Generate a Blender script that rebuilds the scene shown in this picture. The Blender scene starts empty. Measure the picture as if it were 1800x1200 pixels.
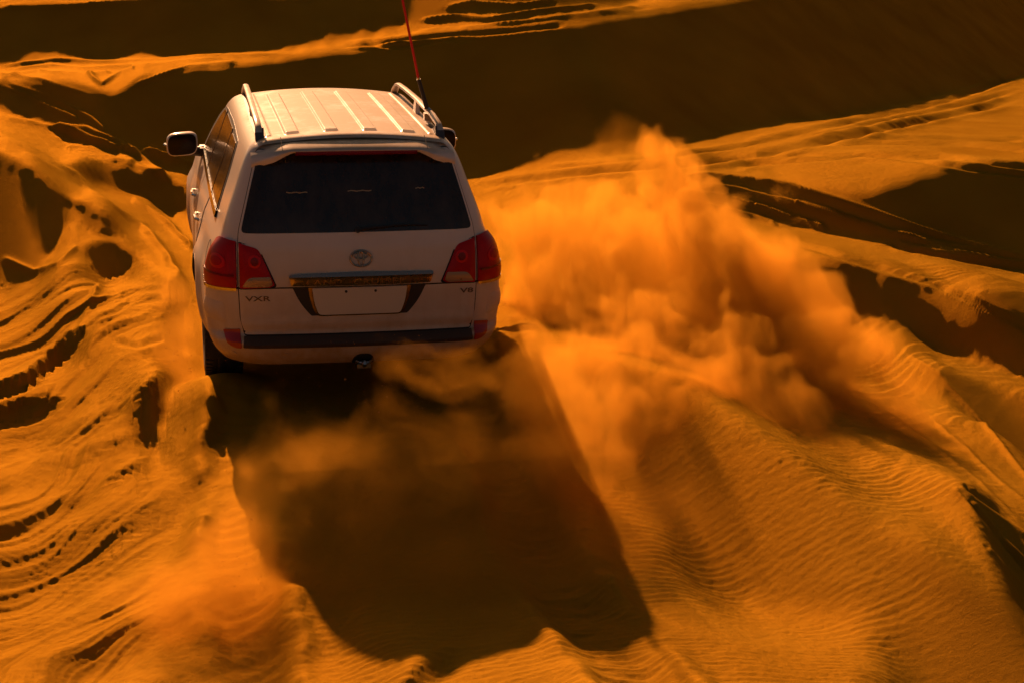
import bpy, bmesh, math, random
import numpy as np
from mathutils import Vector, Matrix

# ------------------------------------------------------------------ camera, light, exposure
scene = bpy.context.scene
C = scene.collection
CAMROT = (-0.20652589774010147, -0.2771835194217532, -0.02016558790112486)
CAMLOC = np.array([-1.2428032452364262, -10.812025423113742, 3.6374794851158287])
FPX = 3000.0                                     # focal length for an 1800 px wide frame
def cam_basis(r):
    a, b, c = r
    Rz = np.array([[math.cos(a), -math.sin(a), 0], [math.sin(a), math.cos(a), 0], [0, 0, 1]])
    Rx = np.array([[1, 0, 0], [0, math.cos(b), -math.sin(b)], [0, math.sin(b), math.cos(b)]])
    Ry = np.array([[math.cos(c), 0, math.sin(c)], [0, 1, 0], [-math.sin(c), 0, math.cos(c)]])
    return Rz @ Rx @ Ry
CM = cam_basis(CAMROT)                           # columns: right, forward, up
cam_data = bpy.data.cameras.new('camera')
cam = bpy.data.objects.new('camera', cam_data); C.objects.link(cam)
cam_data.sensor_width = 36.0; cam_data.lens = FPX/1800*36.0
cam_data.clip_start = 0.1; cam_data.clip_end = 5000
RB = Matrix((CM @ np.array([[1, 0, 0], [0, 0, -1], [0, 1, 0]])).tolist())
cam.matrix_world = Matrix.Translation(Vector(CAMLOC.tolist())) @ RB.to_4x4()
scene.camera = cam
scene.render.resolution_x, scene.render.resolution_y = 1024, 682

SUN_EL, SUN_AZ = 23.5, -5.2                      # degrees; azimuth from +Y towards +X
world = bpy.data.worlds.new('World'); scene.world = world; world.use_nodes = True
wn = world.node_tree; wn.nodes.clear()
sky = wn.nodes.new('ShaderNodeTexSky'); sky.sky_type = 'NISHITA'; sky.sun_disc = False
sky.sun_elevation = math.radians(SUN_EL); sky.sun_rotation = math.radians(SUN_AZ)
sky.dust_density = 4.0; sky.air_density = 1.4; sky.ozone_density = 0.6
tint = wn.nodes.new('ShaderNodeMix'); tint.data_type = 'RGBA'; tint.blend_type = 'MULTIPLY'
tint.inputs[0].default_value = 1.0; tint.inputs[7].default_value = (.37, .30, .27, 1)   # warm grade of the dusty evening air
bg = wn.nodes.new('ShaderNodeBackground'); bg.inputs['Strength'].default_value = 0.05
wo = wn.nodes.new('ShaderNodeOutputWorld')
wn.links.new(sky.outputs[0], tint.inputs[6]); wn.links.new(tint.outputs[2], bg.inputs['Color'])
wn.links.new(bg.outputs[0], wo.inputs['Surface'])

sun_data = bpy.data.lights.new('sun', 'SUN'); sun_data.energy = 5.0; sun_data.angle = math.radians(0.6)
sun_data.color = (1.0, 0.50, 0.24)
sun = bpy.data.objects.new('sun', sun_data); C.objects.link(sun)
el, az = math.radians(SUN_EL), math.radians(SUN_AZ)
to_sun = Vector((math.sin(az)*math.cos(el), math.cos(az)*math.cos(el), math.sin(el)))
sun.rotation_euler = to_sun.to_track_quat('Z', 'Y').to_euler(); sun.location = (0, 30, 12)

vs = scene.view_settings
vs.view_transform = 'Standard'; vs.look = 'None'; vs.gamma = 1.0; vs.use_curve_mapping = False
vs.exposure = 0.86
scene.cycles.max_bounces = 8; scene.cycles.volume_bounces = 1; scene.cycles.transparent_max_bounces = 12
scene.cycles.volume_step_rate = 1.5; scene.cycles.volume_max_steps = 96
scene.cycles.sample_clamp_indirect = 6.0; scene.cycles.adaptive_threshold = 0.02

# ------------------------------------------------------------------ helpers
def tag(o, label=None, cat=None, group=None, kind=None):
    if label: o['label'] = label
    if cat: o['category'] = cat
    if group: o['group'] = group
    if kind: o['kind'] = kind
    return o

def mesh_obj(name, verts, faces, mat, parent=None, smooth=True, sharp=35):
    me = bpy.data.meshes.new(name)
    me.from_pydata([tuple(map(float, v)) for v in verts], [], [tuple(int(i) for i in f) for f in faces])
    return link_mesh(name, me, mat, parent, smooth, sharp)

def link_mesh(name, me, mat, parent=None, smooth=True, sharp=35):
    me.materials.append(mat)
    if smooth:
        me.polygons.foreach_set('use_smooth', [True]*len(me.polygons))
        if sharp: me.set_sharp_from_angle(angle=math.radians(sharp))
    me.update()
    o = bpy.data.objects.new(name, me); C.objects.link(o)
    if parent is not None: o.parent = parent
    return o

class MB:
    """collects shapes that become one mesh"""
    def __init__(s): s.v = []; s.f = []
    def add(s, v, f):
        n = len(s.v); s.v += [tuple(map(float, p)) for p in v]; s.f += [tuple(int(i)+n for i in q) for q in f]
    def box(s, c, d, rot=None, taper=1.0):
        v = []
        for z in (-1, 1):
            k = taper if z > 0 else 1
            for x, y in ((-1, -1), (1, -1), (1, 1), (-1, 1)):
                p = Vector((x*d[0]/2*k, y*d[1]/2*k, z*d[2]/2))
                if rot is not None: p = rot @ p
                v.append((p.x+c[0], p.y+c[1], p.z+c[2]))
        s.add(v, [(3, 2, 1, 0), (4, 5, 6, 7), (0, 1, 5, 4), (1, 2, 6, 5), (2, 3, 7, 6), (3, 0, 4, 7)])
    def tube(s, pts, r, n=8, cap=True, sx=1.0):
        """round bar along points; r may be a list"""
        pts = [Vector(p) for p in pts]; rs = r if isinstance(r, (list, tuple)) else [r]*len(pts)
        rings = []; up = Vector((0, 0, 1)) if abs((pts[1]-pts[0]).normalized().z) < .9 else Vector((1, 0, 0))
        for i, p in enumerate(pts):
            t = (pts[min(i+1, len(pts)-1)] - pts[max(i-1, 0)]).normalized()
            a = t.cross(up).normalized(); b = a.cross(t)
            rings.append([p + a*math.cos(2*math.pi*k/n)*rs[i]*sx + b*math.sin(2*math.pi*k/n)*rs[i] for k in range(n)])
        v = [q for ring in rings for q in ring]; f = []
        for i in range(len(rings)-1):
            for k in range(n):
                f.append((i*n+k, i*n+(k+1) % n, (i+1)*n+(k+1) % n, (i+1)*n+k))
        if cap: f += [tuple(range(n-1, -1, -1)), tuple((len(rings)-1)*n+k for k in range(n))]
        s.add(v, f)
    def lathe(s, prof, c, n=48, closed=True):
        """prof: (radius, x) pairs turned about the X axis through c"""
        v = []; m = len(prof)
        for k in range(n):
            a = 2*math.pi*k/n
            for r, x in prof: v.append((c[0]+x, c[1]+r*math.cos(a), c[2]+r*math.sin(a)))
        f = []
        for k in range(n):
            for i in range(m if closed else m-1):
                j = (i+1) % m; k2 = (k+1) % n
                f.append((k*m+i, k*m+j, k2*m+j, k2*m+i))
        s.add(v, f)
    def build(s, name, mat, parent=None, smooth=True, sharp=35):
        return mesh_obj(name, s.v, s.f, mat, parent, smooth, sharp)

# numpy gradient noise
_rng = np.random.default_rng(7)
_perm = np.concatenate([_rng.permutation(256)]*2)
_ang = _rng.random(256)*2*np.pi
_gx, _gy = np.cos(_ang), np.sin(_ang)
def noise2(x, y):
    xi = np.floor(x).astype(int); yi = np.floor(y).astype(int); xf = x-xi; yf = y-yi
    xi &= 255; yi &= 255
    u = xf*xf*xf*(xf*(xf*6-15)+10); v = yf*yf*yf*(yf*(yf*6-15)+10)
    def g(ix, iy, dx, dy):
        h = _perm[_perm[ix & 255]+(iy & 255)]; return _gx[h]*dx+_gy[h]*dy
    a = g(xi, yi, xf, yf); b = g(xi+1, yi, xf-1, yf); c = g(xi, yi+1, xf, yf-1); d = g(xi+1, yi+1, xf-1, yf-1)
    return (a+(b-a)*u)*(1-v)+(c+(d-c)*u)*v
def fbm(x, y, o=4, gain=.5):
    s = 0; a = 1
    for i in range(o):
        s = s+a*noise2(x+17.3*i, y-9.1*i); x = x*2.03; y = y*2.03; a *= gain
    return s

# ------------------------------------------------------------------ materials
def new_mat(name):
    m = bpy.data.materials.new(name); m.use_nodes = True
    return m, m.node_tree, m.node_tree.nodes['Principled BSDF']

def simple(name, col, rough=.5, metal=0., coat=0., spec=.5, emit=None, bump=0, bscale=200):
    m, nt, b = new_mat(name)
    b.inputs['Base Color'].default_value = (*col, 1); b.inputs['Metallic'].default_value = metal
    b.inputs['Coat Weight'].default_value = coat; b.inputs['Coat Roughness'].default_value = .08
    b.inputs['Specular IOR Level'].default_value = spec
    # a little unevenness in the gloss, as on anything used in the desert
    tc = nt.nodes.new('ShaderNodeTexCoord'); n = nt.nodes.new('ShaderNodeTexNoise'); n.inputs['Scale'].default_value = 9; n.inputs['Detail'].default_value = 6
    r = nt.nodes.new('ShaderNodeMapRange'); r.inputs['To Min'].default_value = max(0, rough-.08); r.inputs['To Max'].default_value = rough+.14
    nt.links.new(tc.outputs['Object'], n.inputs['Vector']); nt.links.new(n.outputs['Fac'], r.inputs['Value']); nt.links.new(r.outputs[0], b.inputs['Roughness'])
    if bump:
        n2 = nt.nodes.new('ShaderNodeTexNoise'); n2.inputs['Scale'].default_value = bscale; bp = nt.nodes.new('ShaderNodeBump')
        bp.inputs['Strength'].default_value = bump; bp.inputs['Distance'].default_value = .002
        nt.links.new(tc.outputs['Object'], n2.inputs['Vector']); nt.links.new(n2.outputs['Fac'], bp.inputs['Height']); nt.links.new(bp.outputs[0], b.inputs['Normal'])
    return m

def paint_mat(name, col=(.74, .70, .67), dust=(.42, .27, .14)):
    m, nt, b = new_mat(name); L = nt.links.new; N_ = nt.nodes.new
    tc = N_('ShaderNodeTexCoord'); geo = N_('ShaderNodeNewGeometry'); sep = N_('ShaderNodeSeparateXYZ'); sepn = N_('ShaderNodeSeparateXYZ')
    L(tc.outputs['Object'], sep.inputs[0]); L(geo.outputs['Normal'], sepn.inputs[0])
    n1 = N_('ShaderNodeTexNoise'); n1.inputs['Scale'].default_value = 3.2; n1.inputs['Detail'].default_value = 9; n1.inputs['Roughness'].default_value = .65; n1.inputs['Distortion'].default_value = .6
    n2 = N_('ShaderNodeTexNoise'); n2.inputs['Scale'].default_value = 260; n2.inputs['Detail'].default_value = 3
    mp = N_('ShaderNodeMapping'); mp.inputs['Scale'].default_value = (9, 9, 1.1)
    n3 = N_('ShaderNodeTexNoise'); n3.inputs['Scale'].default_value = 2.0; n3.inputs['Detail'].default_value = 5
    L(tc.outputs['Object'], n1.inputs['Vector']); L(tc.outputs['Object'], n2.inputs['Vector']); L(tc.outputs['Object'], mp.inputs['Vector']); L(mp.outputs[0], n3.inputs['Vector'])
    low = N_('ShaderNodeMapRange'); low.inputs['From Min'].default_value = 1.3; low.inputs['From Max'].default_value = .38; low.inputs['To Min'].default_value = .10; low.inputs['To Max'].default_value = .85
    L(sep.outputs['Z'], low.inputs['Value'])
    top = N_('ShaderNodeMapRange'); top.inputs['From Min'].default_value = .6; top.inputs['From Max'].default_value = 1.0; top.inputs['To Min'].default_value = 0; top.inputs['To Max'].default_value = .85
    L(sepn.outputs['Z'], top.inputs['Value'])
    def mth(op, a, b_, cl=False):
        q = N_('ShaderNodeMath'); q.operation = op; q.use_clamp = cl
        for i, x in enumerate((a, b_)):
            if isinstance(x, (int, float)): q.inputs[i].default_value = x
            else: L(x, q.inputs[i])
        return q.outputs[0]
    base = mth('ADD', low.outputs[0], top.outputs[0])
    amp = mth('ADD', mth('MULTIPLY', n1.outputs['Fac'], 1.1), mth('ADD', mth('MULTIPLY', n2.outputs['Fac'], .5), mth('MULTIPLY', n3.outputs['Fac'], .5)))
    f = mth('MULTIPLY', base, amp, True)
    mix = N_('ShaderNodeMix'); mix.data_type = 'RGBA'; mix.inputs[6].default_value = (*col, 1); mix.inputs[7].default_value = (*dust, 1)
    L(f, mix.inputs[0]); L(mix.outputs[2], b.inputs['Base Color'])
    rr = N_('ShaderNodeMapRange'); rr.inputs['To Min'].default_value = .42; rr.inputs['To Max'].default_value = .75; L(f, rr.inputs['Value']); L(rr.outputs[0], b.inputs['Roughness'])
    cw = N_('ShaderNodeMapRange'); cw.inputs['To Min'].default_value = .8; cw.inputs['To Max'].default_value = .3; L(f, cw.inputs['Value']); L(cw.outputs[0], b.inputs['Coat Weight'])
    b.inputs['Coat Roughness'].default_value = .17; b.inputs['Specular IOR Level'].default_value = .18
    bp = N_('ShaderNodeBump'); bp.inputs['Strength'].default_value = .05; bp.inputs['Distance'].default_value = .002; L(n2.outputs['Fac'], bp.inputs['Height']); L(bp.outputs[0], b.inputs['Normal'])
    return m

M_PAINT = paint_mat('white_paint')
M_BLACK = simple('black_plastic', (.022, .020, .020), .5, bump=.3)
M_SLATE = simple('slate_plastic', (.05, .055, .07), .45)
M_DUSTY = simple('dusty_plastic', (.050, .030, .018), .7, bump=.3)
M_GAP = simple('panel_gap', (.012, .010, .010), .8)
M_UNDER = simple('underbody', (.02, .018, .016), .8)
M_CHROME = simple('chrome', (.62, .58, .54), .12, metal=1.)
M_EMBL = simple('emblem_chrome', (.34, .27, .21), .16, metal=1.)
M_LETR = simple('dark_letter', (.13, .10, .08), .3, metal=.7)
M_GARN = simple('brushed_chrome', (.50, .40, .32), .24, metal=1.)
M_DCHROME = simple('smoked_chrome', (.22, .17, .13), .22, metal=1.)
M_RUBBER = simple('tyre_rubber', (.025, .022, .02), .75, bump=.5, bscale=60)
M_ALLOY = simple('alloy', (.45, .43, .41), .3, metal=1.)
M_PLATE = simple('plate_white', (.62, .55, .46), .5)
M_RED = simple('red_lens', (.42, .004, .008), .3, coat=.12, spec=.15)
M_REDD = simple('dark_red_lens', (.20, .004, .004), .25, coat=.25, spec=.2)
M_REDH = simple('bright_red_lens', (.62, .010, .012), .3, coat=.15, spec=.15)
M_REFL = simple('red_reflector', (.34, .012, .010), .3, coat=.4)
M_CLEAR = simple('reversing_lens', (.34, .25, .18), .25, metal=.4, coat=.4)
M_FLAG = simple('red_whip', (.80, .012, .012), .45)
M_SEAT = simple('seat_cloth', (.12, .09, .07), .9)

def glass_mat(name, dusty=.10, base=(.010, .008, .007)):
    m, nt, b = new_mat(name); L = nt.links.new; N_ = nt.nodes.new
    tc = N_('ShaderNodeTexCoord'); n = N_('ShaderNodeTexNoise'); n.inputs['Scale'].default_value = 5; n.inputs['Detail'].default_value = 10; n.inputs['Roughness'].default_value = .7
    mp = N_('ShaderNodeMapping'); mp.inputs['Scale'].default_value = (1.6, 1.6, .7); L(tc.outputs['Object'], mp.inputs['Vector']); L(mp.outputs[0], n.inputs['Vector'])
    r = N_('ShaderNodeMapRange'); r.inputs['From Min'].default_value = .35; r.inputs['From Max'].default_value = .8; r.inputs['To Min'].default_value = 0; r.inputs['To Max'].default_value = dusty
    L(n.outputs['Fac'], r.inputs['Value'])
    mix = N_('ShaderNodeMix'); mix.data_type = 'RGBA'; mix.inputs[6].default_value = (*base, 1); mix.inputs[7].default_value = (.42, .26, .12, 1)
    L(r.outputs[0], mix.inputs[0]); L(mix.outputs[2], b.inputs['Base Color'])
    r2 = N_('ShaderNodeMapRange'); r2.inputs['To Min'].default_value = .04; r2.inputs['To Max'].default_value = .3; L(n.outputs['Fac'], r2.inputs['Value']); L(r2.outputs[0], b.inputs['Roughness'])
    b.inputs['IOR'].default_value = 1.5
    return m
M_GLASS = glass_mat('tinted_glass'); M_SGLASS = glass_mat('side_glass', .05, (.03, .02, .012)); M_MIRROR = simple('mirror_glass', (.010, .008, .007), .12, spec=.25)

# ------------------------------------------------------------------ the car's skin
def tab(xs, ys):
    xs = np.array(xs, float); ys = np.array(ys, float)
    m = np.gradient(ys, xs)                       # cubic hermite with limited slopes
    d = np.diff(ys) / np.diff(xs)
    for i in range(1, len(xs) - 1):
        m[i] = 0 if d[i-1]*d[i] <= 0 else 2*d[i-1]*d[i]/(d[i-1]+d[i])
    m[0], m[-1] = d[0], d[-1]
    def f(x):
        x = np.clip(np.asarray(x, float), xs[0], xs[-1])
        i = np.clip(np.searchsorted(xs, x, 'right') - 1, 0, len(xs) - 2)
        h = xs[i+1] - xs[i]; t = (x - xs[i]) / h
        return ((2*t**3-3*t**2+1)*ys[i] + (t**3-2*t**2+t)*h*m[i] + (3*t**2-2*t**3)*ys[i+1] + (t**3-t**2)*h*m[i+1])
    return f
# half width, rear face, front face and corner radii of the body by height (metres)
W  = tab([.30,.36,.45,.55,.70,.85,1.0,1.10,1.18,1.24,1.30,1.50,1.70,1.76,1.79,1.81],
         [.86,.905,.965,1.00,1.018,1.012,.978,.952,.918,.893,.875,.800,.722,.685,.650,.60])
YR = tab([.30,.36,.42,.50,.535,.56,.585,.60,.80,.95,1.05,1.15,1.24,1.50,1.70,1.76,1.79,1.81],
         [.20,.12,.05,.00,-.01,.01,.045,.05,.035,.025,.035,.055,.080,.185,.28,.33,.38,.45])
YF = tab([.30,.40,.60,.90,1.0,1.08,1.12,1.17,1.24,1.50,1.76,1.81],
         [4.75,4.85,4.93,4.93,4.88,4.72,4.3,3.98,3.72,3.36,2.95,2.80])
RR = tab([.30,.60,.9,1.1,1.24,1.5,1.76,1.81],[.34,.30,.26,.24,.22,.19,.16,.14])
RF = tab([.30,.60,.9,1.1,1.24,1.5,1.76,1.81],[.55,.50,.45,.40,.35,.30,.22,.2])
BOW = .055
def warp(X, Y, z):
    k = np.clip(1 - Y/1.0, 0, 1)
    Y2 = Y + BOW * (X/.95)**2 * k*k
    kf = np.clip((Y-3.0)/1.9, 0, 1)
    Y2 = Y2 - .22*(X/.95)**2*kf*kf
    t = .035*np.clip((1.6-Y)/1.6,0,1)**2 + .03*np.clip((Y-3.2)/1.7,0,1)**2
    return X*(1-t), Y2, z
def S(s, z):
    """point on the body skin: s is arc length from the middle of the rear (+ right), z height"""
    s = np.asarray(s, float); z = np.asarray(z, float); sg = np.where(s < 0, -1., 1.); a_ = np.abs(s)
    w, r, yr = W(z), RR(z), YR(z); a = w - r; q = r*math.pi/2
    th = np.clip((a_-a)/r, 0, math.pi/2)
    X = np.where(a_ < a, a_, a + r*np.sin(th)); Y = yr + r*(1-np.cos(th)) + np.maximum(a_-a-q, 0)
    X, Y, z = warp(X, Y, z)
    return np.stack([X*sg, Y, z*np.ones_like(X)], -1)
def SF(s, z):
    s = np.asarray(s, float); z = np.asarray(z, float); sg = np.where(s < 0, -1., 1.); a_ = np.abs(s)
    w, r, yf = W(z), RF(z), YF(z); a = w - r; q = r*math.pi/2
    th = np.clip((a_-a)/r, 0, math.pi/2)
    X = np.where(a_ < a, a_, a + r*np.sin(th)); Y = yf - r*(1-np.cos(th)) - np.maximum(a_-a-q, 0)
    X, Y, z = warp(X, Y, z)
    return np.stack([X*sg, Y, z*np.ones_like(X)], -1)
def s_of_Y(Y, z):
    return W(z) - RR(z) + RR(z)*math.pi/2 + (Y - YR(z) - RR(z))
def N(s, z, F=S):
    e = 1e-3
    a = F(s+e, z) - F(s-e, z); b = F(s, z+e) - F(s, z-e)
    n = np.cross(a, b); n /= np.linalg.norm(n, axis=-1, keepdims=True)+1e-12
    return n if F is S else -n

WH = [(1.22, .40), (4.07, .40)]                  # wheel centres (Y, z)
ARCH_R = .47
def flare(Y, z):
    d = 0
    for wy, wz in WH:
        r = np.hypot(Y-wy, z-wz); d = np.maximum(d, .035*np.exp(-((r-ARCH_R)/.10)**2)*(z > .1))
    return d
def skin(s, z, d=0., F=S):
    P = F(s, z); n = N(s, z, F)
    fl = flare(P[..., 1], P[..., 2])*np.clip((np.abs(n[..., 0])-.6)/.4, 0, 1)
    return P + n*(np.asarray(d)[..., None] + fl[..., None])

def round_poly(pts, r=.02, n=4):
    out = []; m = len(pts)
    for i in range(m):
        p0, p, p1 = (np.array(pts[(i+k) % m][:2], float) for k in (-1, 0, 1))
        rr = pts[i][2] if len(pts[i]) > 2 else r
        a = p0-p; b = p1-p; la, lb = np.linalg.norm(a), np.linalg.norm(b); q = min(rr, la*.45, lb*.45)
        if q < 1e-4: out.append(tuple(p)); continue
        s_, e_ = p+a/la*q, p+b/lb*q
        for k in range(n+1):
            t = k/n; out.append(tuple((1-t)**2*s_+2*t*(1-t)*p+t*t*e_))
    return out

def seg_dist(P, poly, closed=True):
    P = np.asarray(P, float); d = np.full(len(P), 1e9); m = len(poly)
    for i in range(m if closed else m-1):
        a = np.array(poly[i], float); b = np.array(poly[(i+1) % m], float); ab = b-a
        t = np.clip(((P-a)@ab)/max(ab@ab, 1e-12), 0, 1); d = np.minimum(d, np.linalg.norm(P-a-t[:, None]*ab, axis=1))
    return d

def patch(name, poly, mat, parent, off=.004, depth=.014, F=S, step=.035, crown=0., cw=.03, extra=None, sharp=40):
    """a panel lying on the skin: polygon in (s, z), given a rim; crown pillows its edge"""
    bm = bmesh.new()
    vs_ = [bm.verts.new((p[0], p[1], 0)) for p in poly]; f = bm.faces.new(vs_)
    if f.normal.z < 0 or sum(poly[i][0]*poly[(i+1) % len(poly)][1]-poly[(i+1) % len(poly)][0]*poly[i][1] for i in range(len(poly))) < 0:
        bmesh.ops.reverse_faces(bm, faces=[f])
    xs = [p[0] for p in poly]; zs = [p[1] for p in poly]
    for ax, lo, hi in ((0, min(xs), max(xs)), (1, min(zs), max(zs))):
        k = max(1, int((hi-lo)/step))
        for i in range(1, k):
            co = [0, 0, 0]; co[ax] = lo+(hi-lo)*i/k; no = [0, 0, 0]; no[ax] = 1
            bmesh.ops.bisect_plane(bm, geom=bm.verts[:]+bm.edges[:]+bm.faces[:], plane_co=co, plane_no=no, dist=1e-5)
    bmesh.ops.remove_doubles(bm, verts=bm.verts, dist=1e-5)
    top = list(bm.verts)
    be = [e for e in bm.edges if len(e.link_faces) == 1]
    ret = bmesh.ops.extrude_edge_only(bm, edges=be)
    low = {v for v in ret['geom'] if isinstance(v, bmesh.types.BMVert)}
    bm.verts.index_update(); vs2 = list(bm.verts)
    co = np.array([v.co[:] for v in vs2]); d = np.full(len(vs2), off)
    if crown:
        dist = seg_dist(co[:, :2], poly); d = d + crown*(1-np.exp(-(dist/cw)**1.5))-0*crown
    if extra is not None: d = d + extra(co[:, 0], co[:, 1])
    isl = np.array([v in low for v in vs2]); d = np.where(isl, off-depth, d)
    P = skin(co[:, 0], co[:, 1], d, F)
    for v, p in zip(vs2, P): v.co = p
    if F is not S: bmesh.ops.reverse_faces(bm, faces=bm.faces[:])
    me = bpy.data.meshes.new(name); bm.to_mesh(me); bm.free()
    return link_mesh(name, me, mat, parent, True, sharp)

def strip(mb, pts, w=.007, d=.0012, F=S, n=None):
    """dark seam or thin moulding: a ribbon on the skin along a polyline in (s, z)"""
    P = []; 
    for a, b in zip(pts[:-1], pts[1:]):
        a = np.array(a, float); b = np.array(b, float); k = max(1, int(np.linalg.norm(b-a)/.03))
        P += [a+(b-a)*i/k for i in range(k)]
    P.append(np.array(pts[-1], float)); P = np.array(P)
    T = np.gradient(P, axis=0); T /= np.linalg.norm(T, axis=1, keepdims=True)+1e-9; Q = np.stack([-T[:, 1], T[:, 0]], 1)
    a = P+Q*w/2; b = P-Q*w/2
    rows = [skin(a[:, 0], a[:, 1], np.full(len(a), -.003), F), skin(a[:, 0], a[:, 1], np.full(len(a), d), F),
            skin(b[:, 0], b[:, 1], np.full(len(b), d), F), skin(b[:, 0], b[:, 1], np.full(len(b), -.003), F)]
    m = len(P); v = [p for r in rows for p in r]; f = []
    for r in range(3):
        for i in range(m-1): f.append((r*m+i, r*m+i+1, (r+1)*m+i+1, (r+1)*m+i))
    mb.add(v, f)

# ------------------------------------------------------------------ the car
car = bpy.data.objects.new('off_road_car', None); C.objects.link(car)
tag(car, 'dusty white off-road car seen from behind, carrying a red whip aerial', 'car')
O = Vector((0, 0, 0))

def body_mesh():
    zs = np.concatenate([np.linspace(.36, .50, 8), np.linspace(.515, .62, 12)[0:], np.linspace(.635, 1.30, 56), np.linspace(1.315, 1.76, 32), [1.77, 1.78, 1.79, 1.80, 1.81]])
    nf, na, ns = 26, 12, 190
    ring = []
    for z in zs:
        w, r, yr, yf, rf = (float(g(z)) for g in (W, RR, YR, YF, RF))
        a = w-r; q = r*math.pi/2; sideL = (yf-rf)-(yr+r)
        s = list(np.linspace(0, a, nf, endpoint=False))+list(a+np.linspace(0, q, na, endpoint=False))+list(a+q+np.linspace(0, sideL, ns))
        half = skin(np.array(s), np.full(len(s), z))
        af = w-rf; qf = rf*math.pi/2
        s2 = list(af+np.linspace(qf, 0, na+1)[1:])+list(np.linspace(af, 0, nf+1)[1:])
        fr = skin(np.array(s2), np.full(len(s2), z), 0., SF)
        ring.append(np.concatenate([half, fr]))
    R_ = np.array(ring)                          # rows, half ring
    n = R_.shape[1]
    side = slice(nf+na, nf+na+ns)
    mir = R_[:, ::-1].copy(); mir[..., 0] *= -1
    full = np.concatenate([R_, mir[:, 1:-1]], 1)  # closed ring
    m = full.shape[1]
    V = full.reshape(-1, 3).copy()
    # snap to the wheel arches
    for wy, wz in WH:
        r = np.hypot(V[:, 1]-wy, V[:, 2]-wz); near = (np.abs(V[:, 0]) > .7) & (np.abs(r-ARCH_R) < .013)
        k = ARCH_R/np.maximum(r, 1e-6)
        V[near, 1] = wy+(V[near, 1]-wy)*k[near]; V[near, 2] = wz+(V[near, 2]-wz)*k[near]
    F_ = []
    for i in range(len(zs)-1):
        for j in range(m):
            q = (i*m+j, i*m+(j+1) % m, (i+1)*m+(j+1) % m, (i+1)*m+j)
            c = V[list(q)].mean(0)
            if abs(c[0]) > .7 and any(math.hypot(c[1]-wy, c[2]-wz) < ARCH_R-.002 for wy, wz in WH): continue
            F_.append(q)
    return V, F_
V_, F_ = body_mesh()
body = mesh_obj('body', V_, F_, M_PAINT, car, True, 40)

# roof skin with its pressed ribs
def roof_z(X, Y):
    z = 1.792 + .052*(1-(X/.66)**2) + .012*(1-((Y-1.5)/1.5)**2)
    for cx in (-.39, -.13, .13, .39):
        dx = np.abs(X-cx)
        e = np.clip((.050-dx)/.010, 0, 1); l = np.clip((Y-.49)/.045, 0, 1)*np.clip((2.45-Y)/.06, 0, 1)
        rr = np.clip((.045-np.hypot(dx, np.minimum(Y-.53, 0)))/.01+.5, 0, 1)
        z = z + .014*(e*e*(3-2*e))*l
    for cx in (-.545, .545):
        dx = np.abs(X-cx); e = np.clip((.022-dx)/.010, 0, 1); l = np.clip((Y-.50)/.03, 0, 1)*np.clip((2.60-Y)/.06, 0, 1)
        z = z + .008*(e*e*(3-2*e))*l
    ex = np.clip((np.abs(X)-.585)/.05, 0, 1); z = z - .022*ex*ex
    ey = np.clip((.42-Y)/.10, 0, 1); z = z - .06*ey*ey
    ef = np.clip((Y-2.62)/.35, 0, 1); z = z - .075*ef*ef
    return z
xs_ = np.unique(np.concatenate([np.linspace(-.64, .64, 90)]+[c+np.linspace(-.06, .06, 17) for c in (-.39, -.13, .13, .39)]+[c+np.linspace(-.03, .03, 9) for c in (-.545, .545)]).round(4))
ys_ = np.unique(np.concatenate([np.linspace(.36, 2.95, 80), np.linspace(.47, .56, 18), np.linspace(2.35, 2.62, 16)]).round(4))
XX, YY = np.meshgrid(xs_, ys_)
YB = YY + BOW*.5*(XX/.95)**2*np.clip(1-YY/1., 0, 1)**2
VV = np.stack([XX, YB, roof_z(XX, YY)], -1).reshape(-1, 3); nx = len(xs_)
FF = [(i*nx+j, i*nx+j+1, (i+1)*nx+j+1, (i+1)*nx+j) for i in range(len(ys_)-1) for j in range(nx-1)]
roof = mesh_obj('roof', VV, FF, M_PAINT, car, True, 60)

# dark floor under the body, wheel houses
mb = MB(); mb.box((0, 2.45, .40), (1.70, 4.2, .05)); mb.box((0, 2.4, .34), (1.0, 3.9, .12)); mb.tube([(-.75, 1.22, .40), (.75, 1.22, .40)], .05)
mb.tube([(.45, .35, .33), (.45, 1.9, .34)], .035); mb.box((0, .75, .40), (.7, .7, .16))
for sx in (-1, 1):
    for wy, wz in WH:
        n = 28; v = []
        for k in range(n+1):
            a = -.35+(math.pi+.7)*k/n
            for x in (.60, .985): v.append((sx*x, wy+math.cos(a)*(ARCH_R+.004), wz+math.sin(a)*(ARCH_R+.004)))
        mb.add(v, [(2*k, 2*k+1, 2*k+3, 2*k+2) for k in range(n)])
        v = [(sx*.60, wy, wz)]+[(sx*.60, wy+math.cos(-.35+(math.pi+.7)*k/n)*ARCH_R, wz+math.sin(-.35+(math.pi+.7)*k/n)*ARCH_R) for k in range(n+1)]
        mb.add(v, [(0, k+1, k+2) for k in range(n)])
mb.build('underbody', M_UNDER, car, False)

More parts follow.
